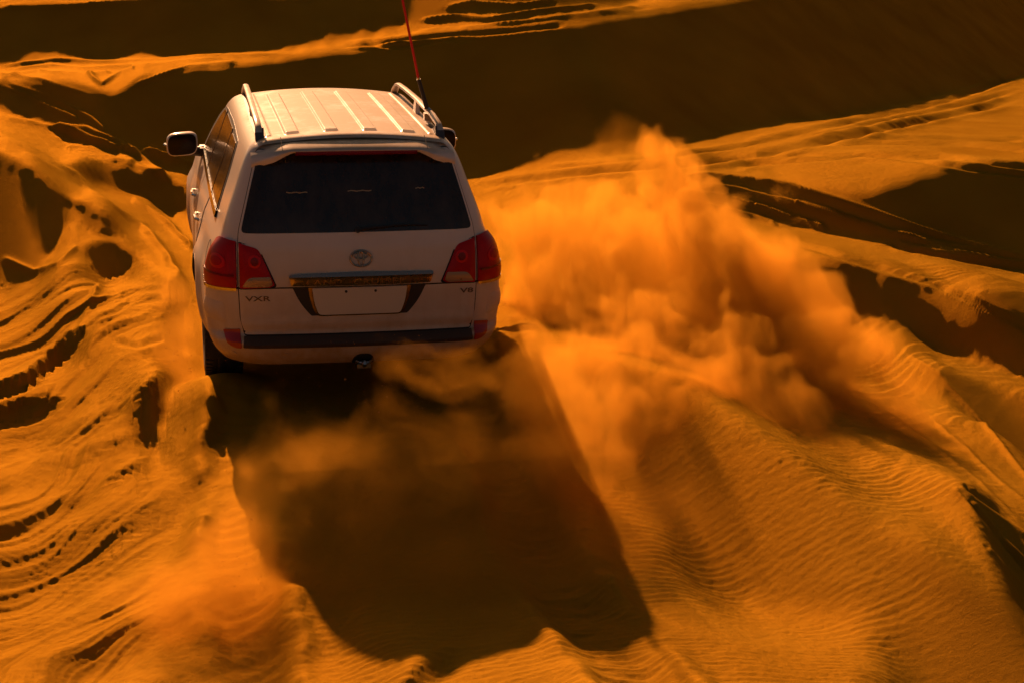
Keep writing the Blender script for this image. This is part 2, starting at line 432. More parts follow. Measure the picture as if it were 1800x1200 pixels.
# wheels
for sx in (-1, 1):
    for wy, wz in WH:
        c = (sx*.86, wy, .385)
        tm = MB(); prof = [(.25, -.12), (.30, -.135), (.36, -.135), (.385, -.115), (.392, -.08), (.385, -.045), (.392, -.035), (.392, .0), (.385, .01), (.392, .02), (.392, .07), (.385, .115), (.36, .135), (.30, .135), (.25, .12), (.24, 0)]
        tm.lathe(prof, c, 56)
        for k in range(56):
            a = 2*math.pi*k/56
            for o_ in (-1, 1):
                tm.box((c[0]+o_*.105, c[1]+math.cos(a)*.386, c[2]+math.sin(a)*.386), (.05, .022, .022), Matrix.Rotation(a, 3, 'X'))
        whl = tm.build('wheel', M_RUBBER, car, True, 40)
        rm = MB(); so = sx*.10
        rm.lathe([(.245, -.11), (.262, -.11), (.262, .11), (.245, .11), (.225, .06), (.225, -.06)], c, 48)
        for k in range(5):
            a = 2*math.pi*k/5+.3
            rm.box((c[0]+so*.8, c[1]+math.cos(a)*.14, c[2]+math.sin(a)*.14), (.03, .19, .07), Matrix.Rotation(a, 3, 'X'), )
        rm.lathe([(.0, so-.02), (.07, so-.02), (.07, so), (.05, so+.01*sx), (.0, so+.012*sx)], c, 24)
        rm.build('rim', M_ALLOY, whl, True, 30)

# ---- rear: tailgate in two leaves
UP = round_poly([(-.81, .906, .01), (.81, .906, .01), (.805, 1.20, .04), (.80, 1.26, .03), (.70, 1.60, .05), (.66, 1.752, .03), (-.66, 1.752, .03), (-.70, 1.60, .05), (-.80, 1.26, .03), (-.805, 1.20, .04)])
gate = patch('upper_tailgate', UP, M_PAINT, car, off=.006, crown=.002, cw=.012, extra=lambda s, z: .006*np.exp(-((z-1.150)/.014)**2))
LO = round_poly([(-.772, .583, .012), (.772, .583, .012), (.80, .70, .02), (.808, .896, .008), (-.808, .896, .008), (-.80, .70, .02)])
REC = round_poly([(-.455, .905, .01), (.455, .905, .01), (.405, .80, .05), (.315, .690, .05), (-.315, .690, .05), (-.405, .80, .05)])
def fold(s, z):                                   # pressed crease along the lower leaf
    return .010*np.exp(-((z-.66)/.035)**2)-.006*np.exp(-((z-.61)/.02)**2)
lgate = patch('lower_tailgate', LO, M_PAINT, car, off=.006, crown=.002, cw=.012, extra=fold, step=.02)
gm = MB()
strip(gm, UP+[UP[0]], .014, .0025); strip(gm, LO+[LO[0]], .014, .0025)
strip(gm, [(-.83, .900), (.83, .900)], .012, .003)
strip(gm, [(-1.02, .905), (-1.30, .89), (-1.36, .84)], .006, .0012); strip(gm, [(1.02, .905), (1.30, .89), (1.36, .84)], .006, .0012)
gm.build('panel_gap', M_GAP, car, False)

# rear window
M_STREAK = simple('streak_pale', (.40, .30, .16), .6)
WIN = round_poly([(-.785, 1.250, .035), (.785, 1.250, .035), (.725, 1.46, .2), (.655, 1.690, .03), (.60, 1.735, .03), (-.60, 1.735, .03), (-.655, 1.690, .03), (-.725, 1.46, .2)])
rw = patch('rear_window', WIN, M_GLASS, gate, off=.0095, depth=.006, crown=.001, cw=.01)
mb = MB()                                         # wiper with its arm
def sk(s, z, d): return tuple(skin(np.array([s]), np.array([z]), np.array([d]))[0])
mb.tube([sk(-.005, 1.262, .03), sk(.05, 1.268, .035), sk(.25, 1.283, .03), sk(.40, 1.285, .022)], [.014, .010, .007, .005], 6)
mb.tube([sk(x, 1.272+.012*math.sin((x-.02)*5), .016) for x in np.linspace(.04, .47, 10)], .006, 5)
mb.tube([sk(-.005, 1.262, .005), sk(-.005, 1.262, .036)], .02, 10)
mb.build('wiper', M_BLACK, gate)
for s0, s1, z in ((-.47, -.33, 1.497), (-.06, .10, 1.502), (.40, .46, 1.512)):  # short pale streaks across the rear glass
    mb = MB(); strip(mb, [(s0+(s1-s0)*k/8, z+.0025*math.sin(k*1.7+s0*9)) for k in range(9)], .006, .0112)
    mb.build('pale_streak', M_STREAK, rw, False)

# spoiler over the rear window
def spoiler():
    X = np.linspace(-1, 1, 61); rows = []
    for t in X:
        a = abs(t); e = max(0, (a-.80)/.20)
        x = t*.672
        bow = .055*(x/.95)**2+.03*max(0, (a-.55)/.45)**2
        drop = .105*max(0, (a-.62)/.38)**1.3
        zt = 1.785-.010*a*a; zc = 1.832-.034*a*a
        lip = .028+.030*max(0, min(1, (a-.60)/.18))
        sec = [(.50+bow-.05*e, zc-.014-e*.03), (.385+bow, zc-.010-e*.035), (.355+bow, zc-.016-e*.038-drop*.1), (.275+bow+.01*e, (zc+zt)/2-.014-drop*.5), (.205+bow+.03*e, zt-.008-drop*.85),
               (.196+bow+.04*e, zt-.016-drop*.95), (.205+bow+.06*e, zt-lip-drop*.8), (.25+bow+.05*e, zt-lip-.006-drop*.55), (.34+bow, 1.735-drop*.6), (.46+bow, 1.745-e*.05)]
        rows.append([(x, y, z) for y, z in sec])
    n = len(rows[0]); v = [p for r in rows for p in r]; f = []
    for i in range(len(rows)-1):
        for k in range(n): f.append((i*n+k, i*n+(k+1) % n, (i+1)*n+(k+1) % n, (i+1)*n+k))
    f.append(tuple(range(n-1, -1, -1))); f.append(tuple((len(rows)-1)*n+k for k in range(n)))
    return v, f
v, f = spoiler(); spo = mesh_obj('spoiler', v, [q[::-1] for q in f], M_PAINT, gate, True, 50)
mb = MB()
for i, t in enumerate(np.linspace(-.392, .400, 30)):
    pass
vv = []; ff = []
for t in np.linspace(-.392, .405, 30):
    b = .055*(t/.95)**2
    vv += [(t, .200+b, 1.768), (t, .194+b, 1.750), (t, .205+b, 1.738), (t, .27+b, 1.742)]
for i in range(29):
    for k in range(3): ff.append((i*4+k, i*4+k+1, (i+1)*4+k+1, (i+1)*4+k))
mesh_obj('brake_light', vv, [q[::-1] for q in ff], M_REDD, spo, True, 60)
mb = MB()
for sx in (-1, 1):
    mb = MB(); mb.box((sx*.475, .29, 1.804), (.004, .17, .004), Matrix.Rotation(.36, 3, 'X')); mb.build('panel_gap', M_GAP, spo, False)

# garnish bar with lettering, recess, number plate
GAR = round_poly([(-.478, .985, .012), (-.40, .992, .03), (0, 1.000, .1), (.40, .992, .03), (.505, .990, .012), (.485, .918, .01), (.30, .914, .1), (0, .914, .1), (-.30, .914, .1), (-.462, .916, .01)])
def lipf(s, z): return .030*np.clip((z-.955)/.030, 0, 1)*(1-np.clip((z-.978)/.03, 0, 1)**2)
gar = patch('garnish_bar', GAR, M_GARN, gate, off=.020, depth=.03, crown=.012, cw=.015, step=.012, extra=lambda s, z: .014*np.exp(-((z-.975)/.010)**2))
recess = patch('plate_recess', REC, M_BLACK, lgate, off=.0095, depth=.006, crown=.0)
PF = round_poly([(-.350, .903, .01), (.350, .903, .01), (.330, .80, .05), (.292, .706, .035), (-.292, .706, .035), (-.330, .80, .05)])
frame = patch('plate_frame', PF, M_DCHROME, lgate, off=.016, depth=.01, crown=.004, cw=.006, step=.02)
PL = round_poly([(-.322, .900, .008), (.322, .900, .008), (.308, .80, .05), (.277, .718, .022), (-.277, .718, .022), (-.308, .80, .05)])
plate = patch('number_plate', PL, M_PLATE, lgate, off=.026, depth=.012)
for s in (-.095, .105):
    mb = MB(); mb.tube([sk(s, .876, .02), sk(s, .876, .030)], .009, 10); mb.build('plate_bolt', M_BLACK, plate)

def text_on_skin(txt, width, height, s0, z0, off, mat, parent, name, bold=.0, ext=.003, space=1.0, F=S):
    cu = bpy.data.curves.new(name, 'FONT'); cu.body = txt; cu.extrude = ext; cu.resolution_u = 3; cu.space_character = space; cu.offset = bold
    o = bpy.data.objects.new(name, cu); C.objects.link(o)
    bpy.context.view_layer.update()
    me = bpy.data.meshes.new_from_object(o.evaluated_get(bpy.context.evaluated_depsgraph_get())); bpy.data.objects.remove(o); bpy.data.curves.remove(cu)
    co = np.array([v.co[:] for v in me.vertices]); lo, hi = co[:, :2].min(0), co[:, :2].max(0)
    s = (co[:, 0]-lo[0])/(hi[0]-lo[0])*width+s0; z = (co[:, 1]-lo[1])/(hi[1]-lo[1])*height+z0
    P = skin(s, z, off+co[:, 2], F)
    # every letter becomes a piece of its own
    root = list(range(len(P)))
    def find(i):
        while root[i] != i: root[i] = root[root[i]]; i = root[i]
        return i
    fs = [tuple(p.vertices) for p in me.polygons]
    for f in fs:
        for k in f[1:]: root[find(k)] = find(f[0])
    near_ = {}
    for i, q in enumerate(P):                     # caps and sides of a glyph share positions
        kx = tuple(np.round(q, 5)); 
        if kx in near_: root[find(i)] = find(near_[kx])
        else: near_[kx] = i
    isl = {}
    for f in fs: isl.setdefault(find(f[0]), []).append(f)
    for fl in isl.values():
        ids = sorted({i for f in fl for i in f}); mp_ = {i: k for k, i in enumerate(ids)}
        mesh_obj('letter', [P[i] for i in ids], [tuple(mp_[i] for i in f) for f in fl], mat, parent, False)
    bpy.data.meshes.remove(me)
text_on_skin('LAND  CRUISER', .665, .034, -.355, .925, .034, M_DCHROME, gar, 'lettering', bold=.004, ext=.0015, space=1.25)
text_on_skin('VXR', .168, .034, -.768, .814, .008, M_LETR, lgate, 'lettering', bold=.012, space=1.05)
text_on_skin('V8', .092, .034, .695, .828, .008, M_LETR, lgate, 'lettering', bold=.012, space=1.0)

mb = MB()                                         # oval emblem: three rings
def ring(cx, cz, rx, rz, r, off=.016, n=40):
    P = [sk(cx+rx*math.cos(2*math.pi*k/n), cz+rz*math.sin(2*math.pi*k/n), off) for k in range(n)]
    v = []; m = 8
    for k in range(n):
        p = Vector(P[k]); t = (Vector(P[(k+1) % n])-Vector(P[k-1])).normalized(); nn = Vector((0, -1, 0)); a = t.cross(nn).normalized()
        v += [p+a*math.cos(2*math.pi*j/m)*r+nn*math.sin(2*math.pi*j/m)*r*.8 for j in range(m)]
    mb.add(v, [(k*m+j, k*m+(j+1) % m, ((k+1) % n)*m+(j+1) % m, ((k+1) % n)*m+j) for k in range(n) for j in range(m)])
ring(.009, 1.085, .072, .050, .0062); ring(.009, 1.104, .050, .0195, .0052, .018); ring(.009, 1.086, .0180, .043, .0052, .020)
mb.build('emblem', M_EMBL, gate)

# ---- tail lamps, wrapped round the corner and split by the tailgate
for sx in (-1, 1):
    def P_(pts, r=.01): 
        q = round_poly(pts, r); q = [(sx*a, b) for a, b in q]
        return q if sx > 0 else q[::-1]
    seat_ = patch('lamp_seal', P_([(.802, 1.196, .01), (.668, 1.164, .03), (.556, .912, .012), (.60, .898, .01), (.803, .893, .01)]), M_GAP, gate, off=.0085, depth=.006)
    inner = patch('inner_tail_lamp', P_([(.798, 1.188, .008), (.674, 1.156, .03), (.570, .924, .01), (.60, .908, .01), (.798, .902, .008)]), M_RED, gate, off=.016, depth=.012, crown=.012, cw=.02, step=.02)
    patch('reversing_lens', P_([(.782, .914, .01), (.745, .975, .03), (.60, .978, .01), (.583, .928, .01), (.61, .914, .01)]), M_CLEAR, inner, off=.0295, depth=.012, crown=.003, cw=.01, step=.02)
    patch('lens_ring', P_([(.700+.042*math.cos(t), 1.075+.042*math.sin(t)) for t in np.linspace(0, 2*math.pi, 20, endpoint=False)], 0), M_REDH, inner, off=.0285, depth=.006, crown=.004, cw=.01, step=.02)
    patch('lens_ring', P_([(.700+.026*math.cos(t), 1.075+.026*math.sin(t)) for t in np.linspace(0, 2*math.pi, 20, endpoint=False)], 0), M_REDD, inner, off=.0345, depth=.006, crown=.002, cw=.01, step=.02)
    outer = patch('outer_tail_lamp', P_([(.822, 1.196, .008), (.975, 1.205, .04), (1.10, 1.168, .05), (1.22, 1.06, .06), (1.25, .915, .03), (1.12, .892, .02), (.822, .902, .008)]), M_RED, car, off=.014, depth=.018, crown=.020, cw=.035, step=.02)
    patch('lens_ring', P_([(.955+.072*math.cos(t), 1.06+.045*math.sin(t)) for t in np.linspace(0, 2*math.pi, 24, endpoint=False)], 0), M_REDH, outer, off=.037, depth=.010, crown=.003, cw=.01, step=.02)
    patch('lens_ring', P_([(.955+.050*math.cos(t), 1.06+.028*math.sin(t)) for t in np.linspace(0, 2*math.pi, 24, endpoint=False)], 0), M_RED, outer, off=.042, depth=.006, crown=.002, cw=.01, step=.02)
    patch('lamp_band', P_([(.83, .985, .004), (1.20, .985, .004), (1.20, .972, .004), (.83, .972, .004)]), M_REDD, outer, off=.0365, depth=.008, step=.03)
    patch('lamp_trim', P_([(.822, .901, .004), (1.12, .890, .02), (1.27, .912, .01), (1.27, .900, .008), (1.12, .872, .02), (.822, .884, .006)]), M_CHROME, outer, off=.016, depth=.014, crown=.004, cw=.008, step=.02)
    # bumper corner: swelling, reflector
    patch('bumper_corner', P_([(.90, .65, .03), (1.22, .66, .05), (1.26, .74, .05), (1.18, .80, .05), (.92, .795, .03)]), M_PAINT, car, off=.000, depth=.010, crown=.012, cw=.03, step=.02)
    patch('reflector', P_([(.806, .622, .01), (.93, .606, .012), (.915, .53, .03), (.85, .500, .02), (.802, .500, .008)]), M_REFL, car, off=.006, depth=.010, crown=.003, cw=.01, step=.02)
    mb = MB()
    for s in (.86, .50):
        mb = MB(); mb.tube([sk(sx*s, .455, 0), sk(sx*s, .455, .004)], .014, 12); mb.build('parking_sensor', M_PAINT, car)

# step pad on the bumper
patch('step_pad', round_poly([(-.792, .505, .01), (.792, .505, .01), (.783, .574, .008), (-.783, .574, .008)]), M_DUSTY, car, off=.005, depth=.012, step=.02, extra=lambda s, z: .003*np.sin(z*420)*np.exp(-((z-.54)/.02)**2))
mb = MB(); hx = .028
v = round_poly([(hx-.078, .342, .02), (hx+.078, .342, .02), (hx+.07, .40, .02), (hx+.035, .43, .02), (hx-.035, .43, .02), (hx-.07, .40, .02)])
v = [(a, b+.012) for a, b in v]
hook = patch('tow_cover', v, M_BLACK, car, off=.004, depth=.01, step=.02)
mb.tube([(hx, .10, .36), (hx, .03, .365), (hx, .01, .385), (hx, .01, .405)], [.02, .02, .018, .016], 8)
mb.tube([(hx-.05, .06, .385), (hx-.03, .035, .38), (hx+.03, .035, .38), (hx+.05, .06, .385)], .008, 6); mb.box((hx, .07, .355), (.09, .08, .03))
mb.build('tow_hook', M_ALLOY, car)

# ---- the two sides: windows, mouldings, doors, handles, running board, mirror, rail
ZB = 1.245
def sY(Y, z): return float(s_of_Y(Y, z))
for sx in (-1, 1):
    def side(pts, r=.02):
        q = round_poly(pts, r)
        out = [(sx*sY(y, z), z) for y, z in q]
        return out
    # door skins below the belt, proud by a paint's thickness, with the dark shut lines
    rd = [(1.62, 1.232, .01), (2.54, 1.232, .01), (2.54, .50, .03), (1.93, .50, .05), (1.80, .66, .2), (1.66, .86, .15)]
    fd = [(2.57, 1.232, .01), (3.52, 1.232, .01), (3.56, .50, .03), (2.57, .50, .03)]
    for nm, pl, hy in (('rear_door', rd, 1.86), ('front_door', fd, 2.80)):
        if sx < 0: pl = pl[::-1]
        dr = patch(nm, side(pl), M_PAINT, car, off=.005, depth=.008, step=.05, crown=.0015, cw=.01)
        g = MB(); q = side(pl); strip(g, q+[q[0]], .016, .0022); g.build('panel_gap', M_GAP, dr, False)
        h = MB()                                  # pull handle
        hz = .985
        pp = [skin(np.array([sx*sY(y, hz)]), np.array([hz]), np.array([d]))[0] for y, d in ((hy-.02, .004), (hy, .030), (hy+.10, .036), (hy+.20, .030), (hy+.22, .004))]
        h.tube([tuple(p) for p in pp], [.011, .013, .013, .013, .011], 8); h.build('handle', M_CHROME, dr)
    # window band
    WT = 1.700
    frame_ = [(.80, ZB+.008, .02), (3.60, ZB+.008, .03), (3.20, 1.55, .3), (2.78, WT, .12), (1.8, WT+.022, .4), (1.02, WT, .10), (.90, 1.52, .3)]
    if sx < 0: frame_ = frame_[::-1]
    fr = patch('window_frame', side(frame_), M_BLACK, car, off=.004, depth=.008, step=.05)
    panes = [[(.87, ZB+.02, .02), (1.50, ZB+.02, .015), (1.56, WT-.02, .03), (1.06, WT-.02, .06), (.94, 1.50, .2)],
             [(1.58, ZB+.02, .015), (2.49, ZB+.02, .015), (2.46, WT-.012, .03), (1.64, WT-.006, .03)],
             [(2.58, ZB+.02, .015), (3.44, ZB+.02, .03), (3.12, 1.52, .3), (2.74, WT-.022, .06), (2.55, WT-.014, .02)]]
    for pn in panes:
        if sx < 0: pn = pn[::-1]
        patch('side_window', side(pn), M_SGLASS, fr, off=.0085, depth=.006, step=.05)
    mb = MB()
    strip(mb, [(sx*sY(y, ZB), ZB-.004) for y in np.linspace(.80, 3.55, 60)], .040, .016)
    for z_, y in ((1, 1),): pass
    mb.build('belt_moulding', M_CHROME, car, True, 50)
    mb = MB(); strip(mb, [(sx*sY(y, z), z) for y, z in [(1.56, ZB+.02), (1.60, WT-.01)]], .020, .0105); mb.build('pillar_trim', M_DCHROME, fr, True, 50)
    mb = MB(); strip(mb, [(sx*sY(y, z), z) for y, z in [(2.535, ZB+.02), (2.505, WT)]], .020, .0105)
    mb.build('pillar_trim', M_DCHROME, fr, True, 50)
    # running board
    mb = MB(); mb.box((sx*.90, 2.62, .43), (.20, 1.75, .05)); mb.build('running_board', M_BLACK, car, False)
    if sx < 0:
        g = MB(); strip(g, [(sx*sY(y, z), z) for y, z in [(.60+.10*math.cos(t), 1.02+.085*math.sin(t)) for t in np.linspace(0, 2*math.pi, 25)]], .007, .0015); g.build('fuel_flap', M_GAP, car, False)
    # mirror
    mr = bpy.data.objects.new('wing_mirror', None)
    def shell(cx, cy, cz, w, h, d):
        v = []; f = []; n = 28; rows = [(-.50, .93), (-.42, 1.0), (-.2, 1.03), (.1, .98), (.32, .80), (.45, .52), (.50, .15)]
        for yy, k in rows:
            for j in range(n):
                a = 2*math.pi*j/n; c_, s_ = math.cos(a), math.sin(a)
                ex = math.copysign(abs(c_)**.5, c_); ez = math.copysign(abs(s_)**.55, s_)
                v.append((cx+ex*w/2*k, cy+yy*d, cz+ez*h/2*k+.01*ex*sx*-1))
        m = len(rows)
        for i in range(m-1):
            for j in range(n): f.append((i*n+j, i*n+(j+1) % n, (i+1)*n+(j+1) % n, (i+1)*n+j))
        f.append(tuple((m-1)*n+j for j in range(n)))
        f.append(tuple(range(n-1, -1, -1)))
        return v, f
    cx, cy, cz = (-1.075, 3.35, 1.315) if sx < 0 else (1.075, 3.38, 1.325)
    v, f = shell(cx, cy, cz, .245, .185, .17)
    mir_o = mesh_obj('wing_mirror', v, f, M_PAINT, car, True, 50)
    mb = MB(); mb.tube([(sx*.90, 3.42, 1.235), (sx*.96, 3.41, 1.235), (sx*1.02, 3.39, 1.245)], [.05, .038, .04], 10); mb.box((sx*.90, 3.45, 1.245), (.06, .18, .05))
    mb.build('mirror_arm', M_BLACK, mir_o, True, 40)
    v, f = shell(cx, cy-.082, cz, .222, .165, .012); mesh_obj('mirror_glass', v, f, M_MIRROR, mir_o, True, 30)
    mb = MB(); mb.tube([(cx+sx*.122, cy-.05, cz-.01), (cx+sx*.137, cy, cz-.01), (cx+sx*.128, cy+.06, cz-.01)], [.006, .014, .006], 8); mb.build('indicator', M_CHROME, mir_o)
    # roof rail: a bar on three feet
    mb = MB()
    path = [(.500, 1.790), (.530, 1.840), (.60, 1.876), (.85, 1.896), (1.5, 1.910), (2.1, 1.908), (2.44, 1.900), (2.54, 1.884), (2.64, 1.840), (2.72, 1.795)]
    xb = lambda y: sx*(.606-.018*max(0, (y-1.2)/1.5))
    v = []; f = []; sec = [(-.022, -.006), (-.019, .010), (-.008, .015), (.008, .015), (.019, .010), (.022, -.006), (.012, -.012), (-.012, -.012)]
    for i, (y, z) in enumerate(path):
        y0, z0 = path[max(0, i-1)]; y1, z1 = path[min(len(path)-1, i+1)]; L_ = math.hypot(y1-y0, z1-z0); ty, tz = (y1-y0)/L_, (z1-z0)/L_
        k = 1.25 if i in (0, 1, len(path)-1, len(path)-2) else 1.
        for a, b in sec: v.append((xb(y)+a*k, y-tz*b*k, z+ty*b*k))
    n = len(sec)
    for i in range(len(path)-1):
        for k in range(n): f.append((i*n+k, i*n+(k+1) % n, (i+1)*n+(k+1) % n, (i+1)*n+k))
    f += [tuple(range(n-1, -1, -1)), tuple((len(path)-1)*n+k for k in range(n))]
    mb.add(v, [q[::-1] for q in f])
    mb.box((xb(1.55)-sx*.004, 1.55, 1.85), (.036, .13, .10), None, .6)
    rail = mb.build('roof_rail', M_PAINT, car, True, 45)
    mb = MB(); mb.box((xb(.5), .515, 1.808), (.052, .06, .055), Matrix.Rotation(-.5, 3, 'X')); mb.box((xb(.5)-sx*.026, .56, 1.825), (.012, .10, .075), Matrix.Rotation(-.25, 3, 'X'))
    mb.build('rail_foot', M_SLATE, rail, False)
    mb = MB()
    vv = []; 
    for y in np.linspace(.62, 2.60, 30): vv += [(xb(y)-.022, y, 1.812), (xb(y)+.022, y, 1.812)]
    mb.add(vv, [(2*k, 2*k+1, 2*k+3, 2*k+2) for k in range(29)]); mb.build('roof_channel', M_BLACK, rail, False)
    # headlamp, mostly for the look from elsewhere
    patch('headlight', [(sx*a, b) for a, b in round_poly([(.50, .84, .03), (.95, .90, .03), (.98, 1.0, .03), (.52, .99, .03)])][::1 if sx > 0 else -1], M_CLEAR, car, off=.01, depth=.02, F=SF, crown=.01, step=.04)

# front: windscreen, bonnet edge, grille
patch('windscreen', round_poly([(-.74, 1.27, .05), (.74, 1.27, .05), (.60, 1.735, .05), (-.60, 1.735, .05)]), M_GLASS, car, off=.006, depth=.006, F=SF, step=.05)
patch('grille', round_poly([(-.46, .72, .04), (.46, .72, .04), (.48, .98, .03), (-.48, .98, .03)]), M_DCHROME, car, off=.012, depth=.02, F=SF, step=.04)

# ---- whip aerial clamped to the right rail
mb = MB(); A0 = Vector((.606, 1.0, 1.885)); A1 = Vector((.590, 1.0, 1.925)); A2 = Vector((.530, 1.0, 2.125)); A3 = Vector((.410, 1.0, 2.70)); A4 = Vector((.235, .98, 3.45))
mb.tube([A0-Vector((0, 0, .06)), A0+Vector((0, 0, .02)), A1], [.026, .022, .016], 10); mb.box((A0.x, A0.y, A0.z-.02), (.075, .06, .05))
aer = mb.build('whip_aerial', M_ALLOY, car)
mb = MB(); mb.tube([A1-Vector((0, 0, .005)), A1.lerp(A2, .5), A2], [.017, .0145, .0145], 12); mb.build('aerial_base', M_BLACK, aer)
mb = MB(); mb.tube([A2, A2+(A3-A2).normalized()*.012], .011, 10); mb.build('aerial_collar', M_CHROME, aer)
mb = MB(); mb.tube([A2+(A3-A2).normalized()*.012, A3, A4], [.0095, .0085, .006], 10); mb.build('red_rod', M_FLAG, aer)

# ------------------------------------------------------------------ the dunes: one sheet of sand
def sdf(px, py, poly):
    """signed distance in plan-map units, negative inside"""
    d = np.full(px.shape, 1e18); inside = np.zeros(px.shape, bool); n = len(poly)
    for i in range(n):
        ax, ay = poly[i]; bx, by = poly[(i+1) % n]; ex, ey = bx-ax, by-ay; wx, wy = px-ax, py-ay
        t = np.clip((wx*ex+wy*ey)/(ex*ex+ey*ey+1e-9), 0, 1); d = np.minimum(d, (wx-ex*t)**2+(wy-ey*t)**2)
        c = (ay <= py) != (by <= py); xi = ax+(py-ay)/(ey if ey else 1e-9)*ex; inside ^= c & (px < xi)
    d = np.sqrt(d); return np.where(inside, -d, d)
def pdist(px, py, pl):
    """distance to a line, signed side, and how far along it (0..1)"""
    d = np.full(px.shape, 1e18); tt = np.zeros(px.shape); sd = np.zeros(px.shape)
    L_ = np.cumsum([0]+[math.hypot(b[0]-a[0], b[1]-a[1]) for a, b in zip(pl[:-1], pl[1:])])
    for i in range(len(pl)-1):
        ax, ay = pl[i]; bx, by = pl[i+1]; ex, ey = bx-ax, by-ay; wx, wy = px-ax, py-ay; l2 = ex*ex+ey*ey
        t = np.clip((wx*ex+wy*ey)/l2, 0, 1); q = (wx-ex*t)**2+(wy-ey*t)**2; m = q < d
        d = np.where(m, q, d); tt = np.where(m, (L_[i]+t*math.sqrt(l2))/L_[-1], tt); sd = np.where(m, (ex*wy-ey*wx)/math.sqrt(l2), sd)
    return np.sqrt(d), np.sign(sd), tt
def sm(x): x = np.clip(x, 0, 1); return x*x*(3-2*x)

# plan map of the ground's fall towards the sun: (outline, fall, softness, wobble)
SLOPES = [
 # far dune face
 ([(250,140),(300,134),(400,127),(500,113),(700,92),(900,78),(1000,66),(1100,50),(1200,32),(1300,12),(1400,-8),(1500,-40),(2300,-60),(2300,20),(2100,75),(1900,110),(1800,131),(1600,181),(1400,216),(1200,256),(1000,285),(830,308),(600,330),(400,320),(330,290),(250,240),(180,190)], .315, 7, 4),
 # dark face beyond it, top left
 ([(-400,24),(0,22),(130,14),(270,8),(400,3),(560,-12),(700,-20),(820,-12),(800,8),(760,36),(700,56),(600,76),(500,86),(370,94),(240,98),(150,104),(0,112),(-400,135)], .315, 5, 5),
 # dark hollow left of the car
 ([(-400,150),(-60,140),(60,142),(150,150),(260,190),(330,240),(345,300),(300,296),(200,262),(120,236),(60,208),(0,190),(-100,180),(-400,190)], .31, 8, 9),
 ([(112,282),(160,275),(230,296),(300,318),(345,345),(345,380),(300,366),(220,332),(150,310)], .31, 7, 9),
 ([(-400,240),(-60,250),(0,272),(60,300),(118,345),(112,395),(98,440),(60,500),(0,512),(-60,500),(-400,480)], .315, 9, 10),
 ([(118,350),(150,356),(210,392),(214,412),(180,414),(140,400)], .31, 7, 6),
 ([(150,440),(176,424),(205,420),(238,450),(218,480),(184,497),(158,472)], .34, 6, 5),
 ([(132,585),(146,606),(130,628),(60,675),(10,702),(-60,720),(-60,700),(20,672),(70,640),(100,606)], .33, 6, 7),
 ([(-80,735),(0,722),(50,708),(92,702),(104,712),(66,738),(0,746),(-80,760)], .36, 4, 4),
 # furrows across the lower left: soft darker flanks
 ([(-100,1010),(0,992),(142,942),(249,889),(320,852),(363,826),(368,848),(318,915),(200,985),(107,1036),(0,1090),(-100,1130)], .165, 12, 9),
 ([(-100,980),(0,962),(142,896),(267,822),(262,806),(214,830),(120,880),(0,930),(-100,960)], .16, 8, 5),
 ([(60,1185),(178,1128),(320,1046),(391,1011),(452,1040),(445,1062),(302,1118),(149,1204),(80,1250)], .15, 10, 7),
 ([(340,1140),(450,1085),(552,1052),(580,1060),(612,1150),(560,1160),(420,1175),(300,1230),(240,1240)], .12, 22, 8),
 ([(700,1215),(732,1170),(790,1140),(800,1146),(770,1190),(740,1230)], .22, 8, 5),
 ([(0,600),(60,560),(130,520),(140,560),(80,610),(20,640),(-60,660),(-60,630)], .15, 14, 8),
 ([(-60,560),(10,520),(90,470),(150,480),(120,520),(40,560),(-60,600)], .13, 14, 8),
 ([(-60,800),(60,770),(160,740),(250,700),(260,716),(150,768),(60,800),(-60,830)], .14, 8, 6),
 ([(-60,870),(60,832),(140,800),(230,764),(240,784),(140,828),(60,860),(-60,900)], .15, 8, 6),
 # scooped hollows left of the wheel
 ([(290,500),(306,492),(326,520),(330,600),(312,612),(296,560)], .34, 5, 4),
 ([(240,700),(262,672),(300,660),(306,690),(298,740),(278,812),(262,800),(238,770)], .33, 6, 7),
 # trough crossed by tracks, right of the plume
 ([(1140,345),(1215,325),(1300,328),(1400,345),(1480,352),(1540,350),(1600,330),(1660,312),(1740,302),(1900,300),(2300,320),(2300,520),(1900,495),(1800,486),(1717,470),(1567,438),(1400,400),(1215,378),(1140,372)], .312, 9, 6),
 # slip face below the near crest
 ([(1270,440),(1350,452),(1460,470),(1550,492),(1640,515),(1700,532),(1740,526),(1800,538),(1900,570),(2300,700),(2300,900),(1900,710),(1800,656),(1725,624),(1672,616),(1602,602),(1550,586),(1515,580),(1440,572),(1330,560)], .36, 7, 9),
 ([(1640,640),(1700,660),(1760,690),(1900,740),(2100,860),(2100,960),(1900,880),(1800,815),(1745,760),(1700,715),(1660,680)], .32, 10, 7),
 ([(1672,848),(1712,915),(1754,1000),(1771,1054),(1800,1085),(1900,1160),(2100,1240),(2100,1100),(1900,1010),(1800,950),(1740,890)], .31, 6, 6),
 ([(1560,1000),(1660,990),(1760,1040),(1900,1140),(1900,1300),(1540,1300),(1530,1120)], .24, 55, 14),  # not the slip face: tilt that darkens the corner, standing in for plume shadow
]
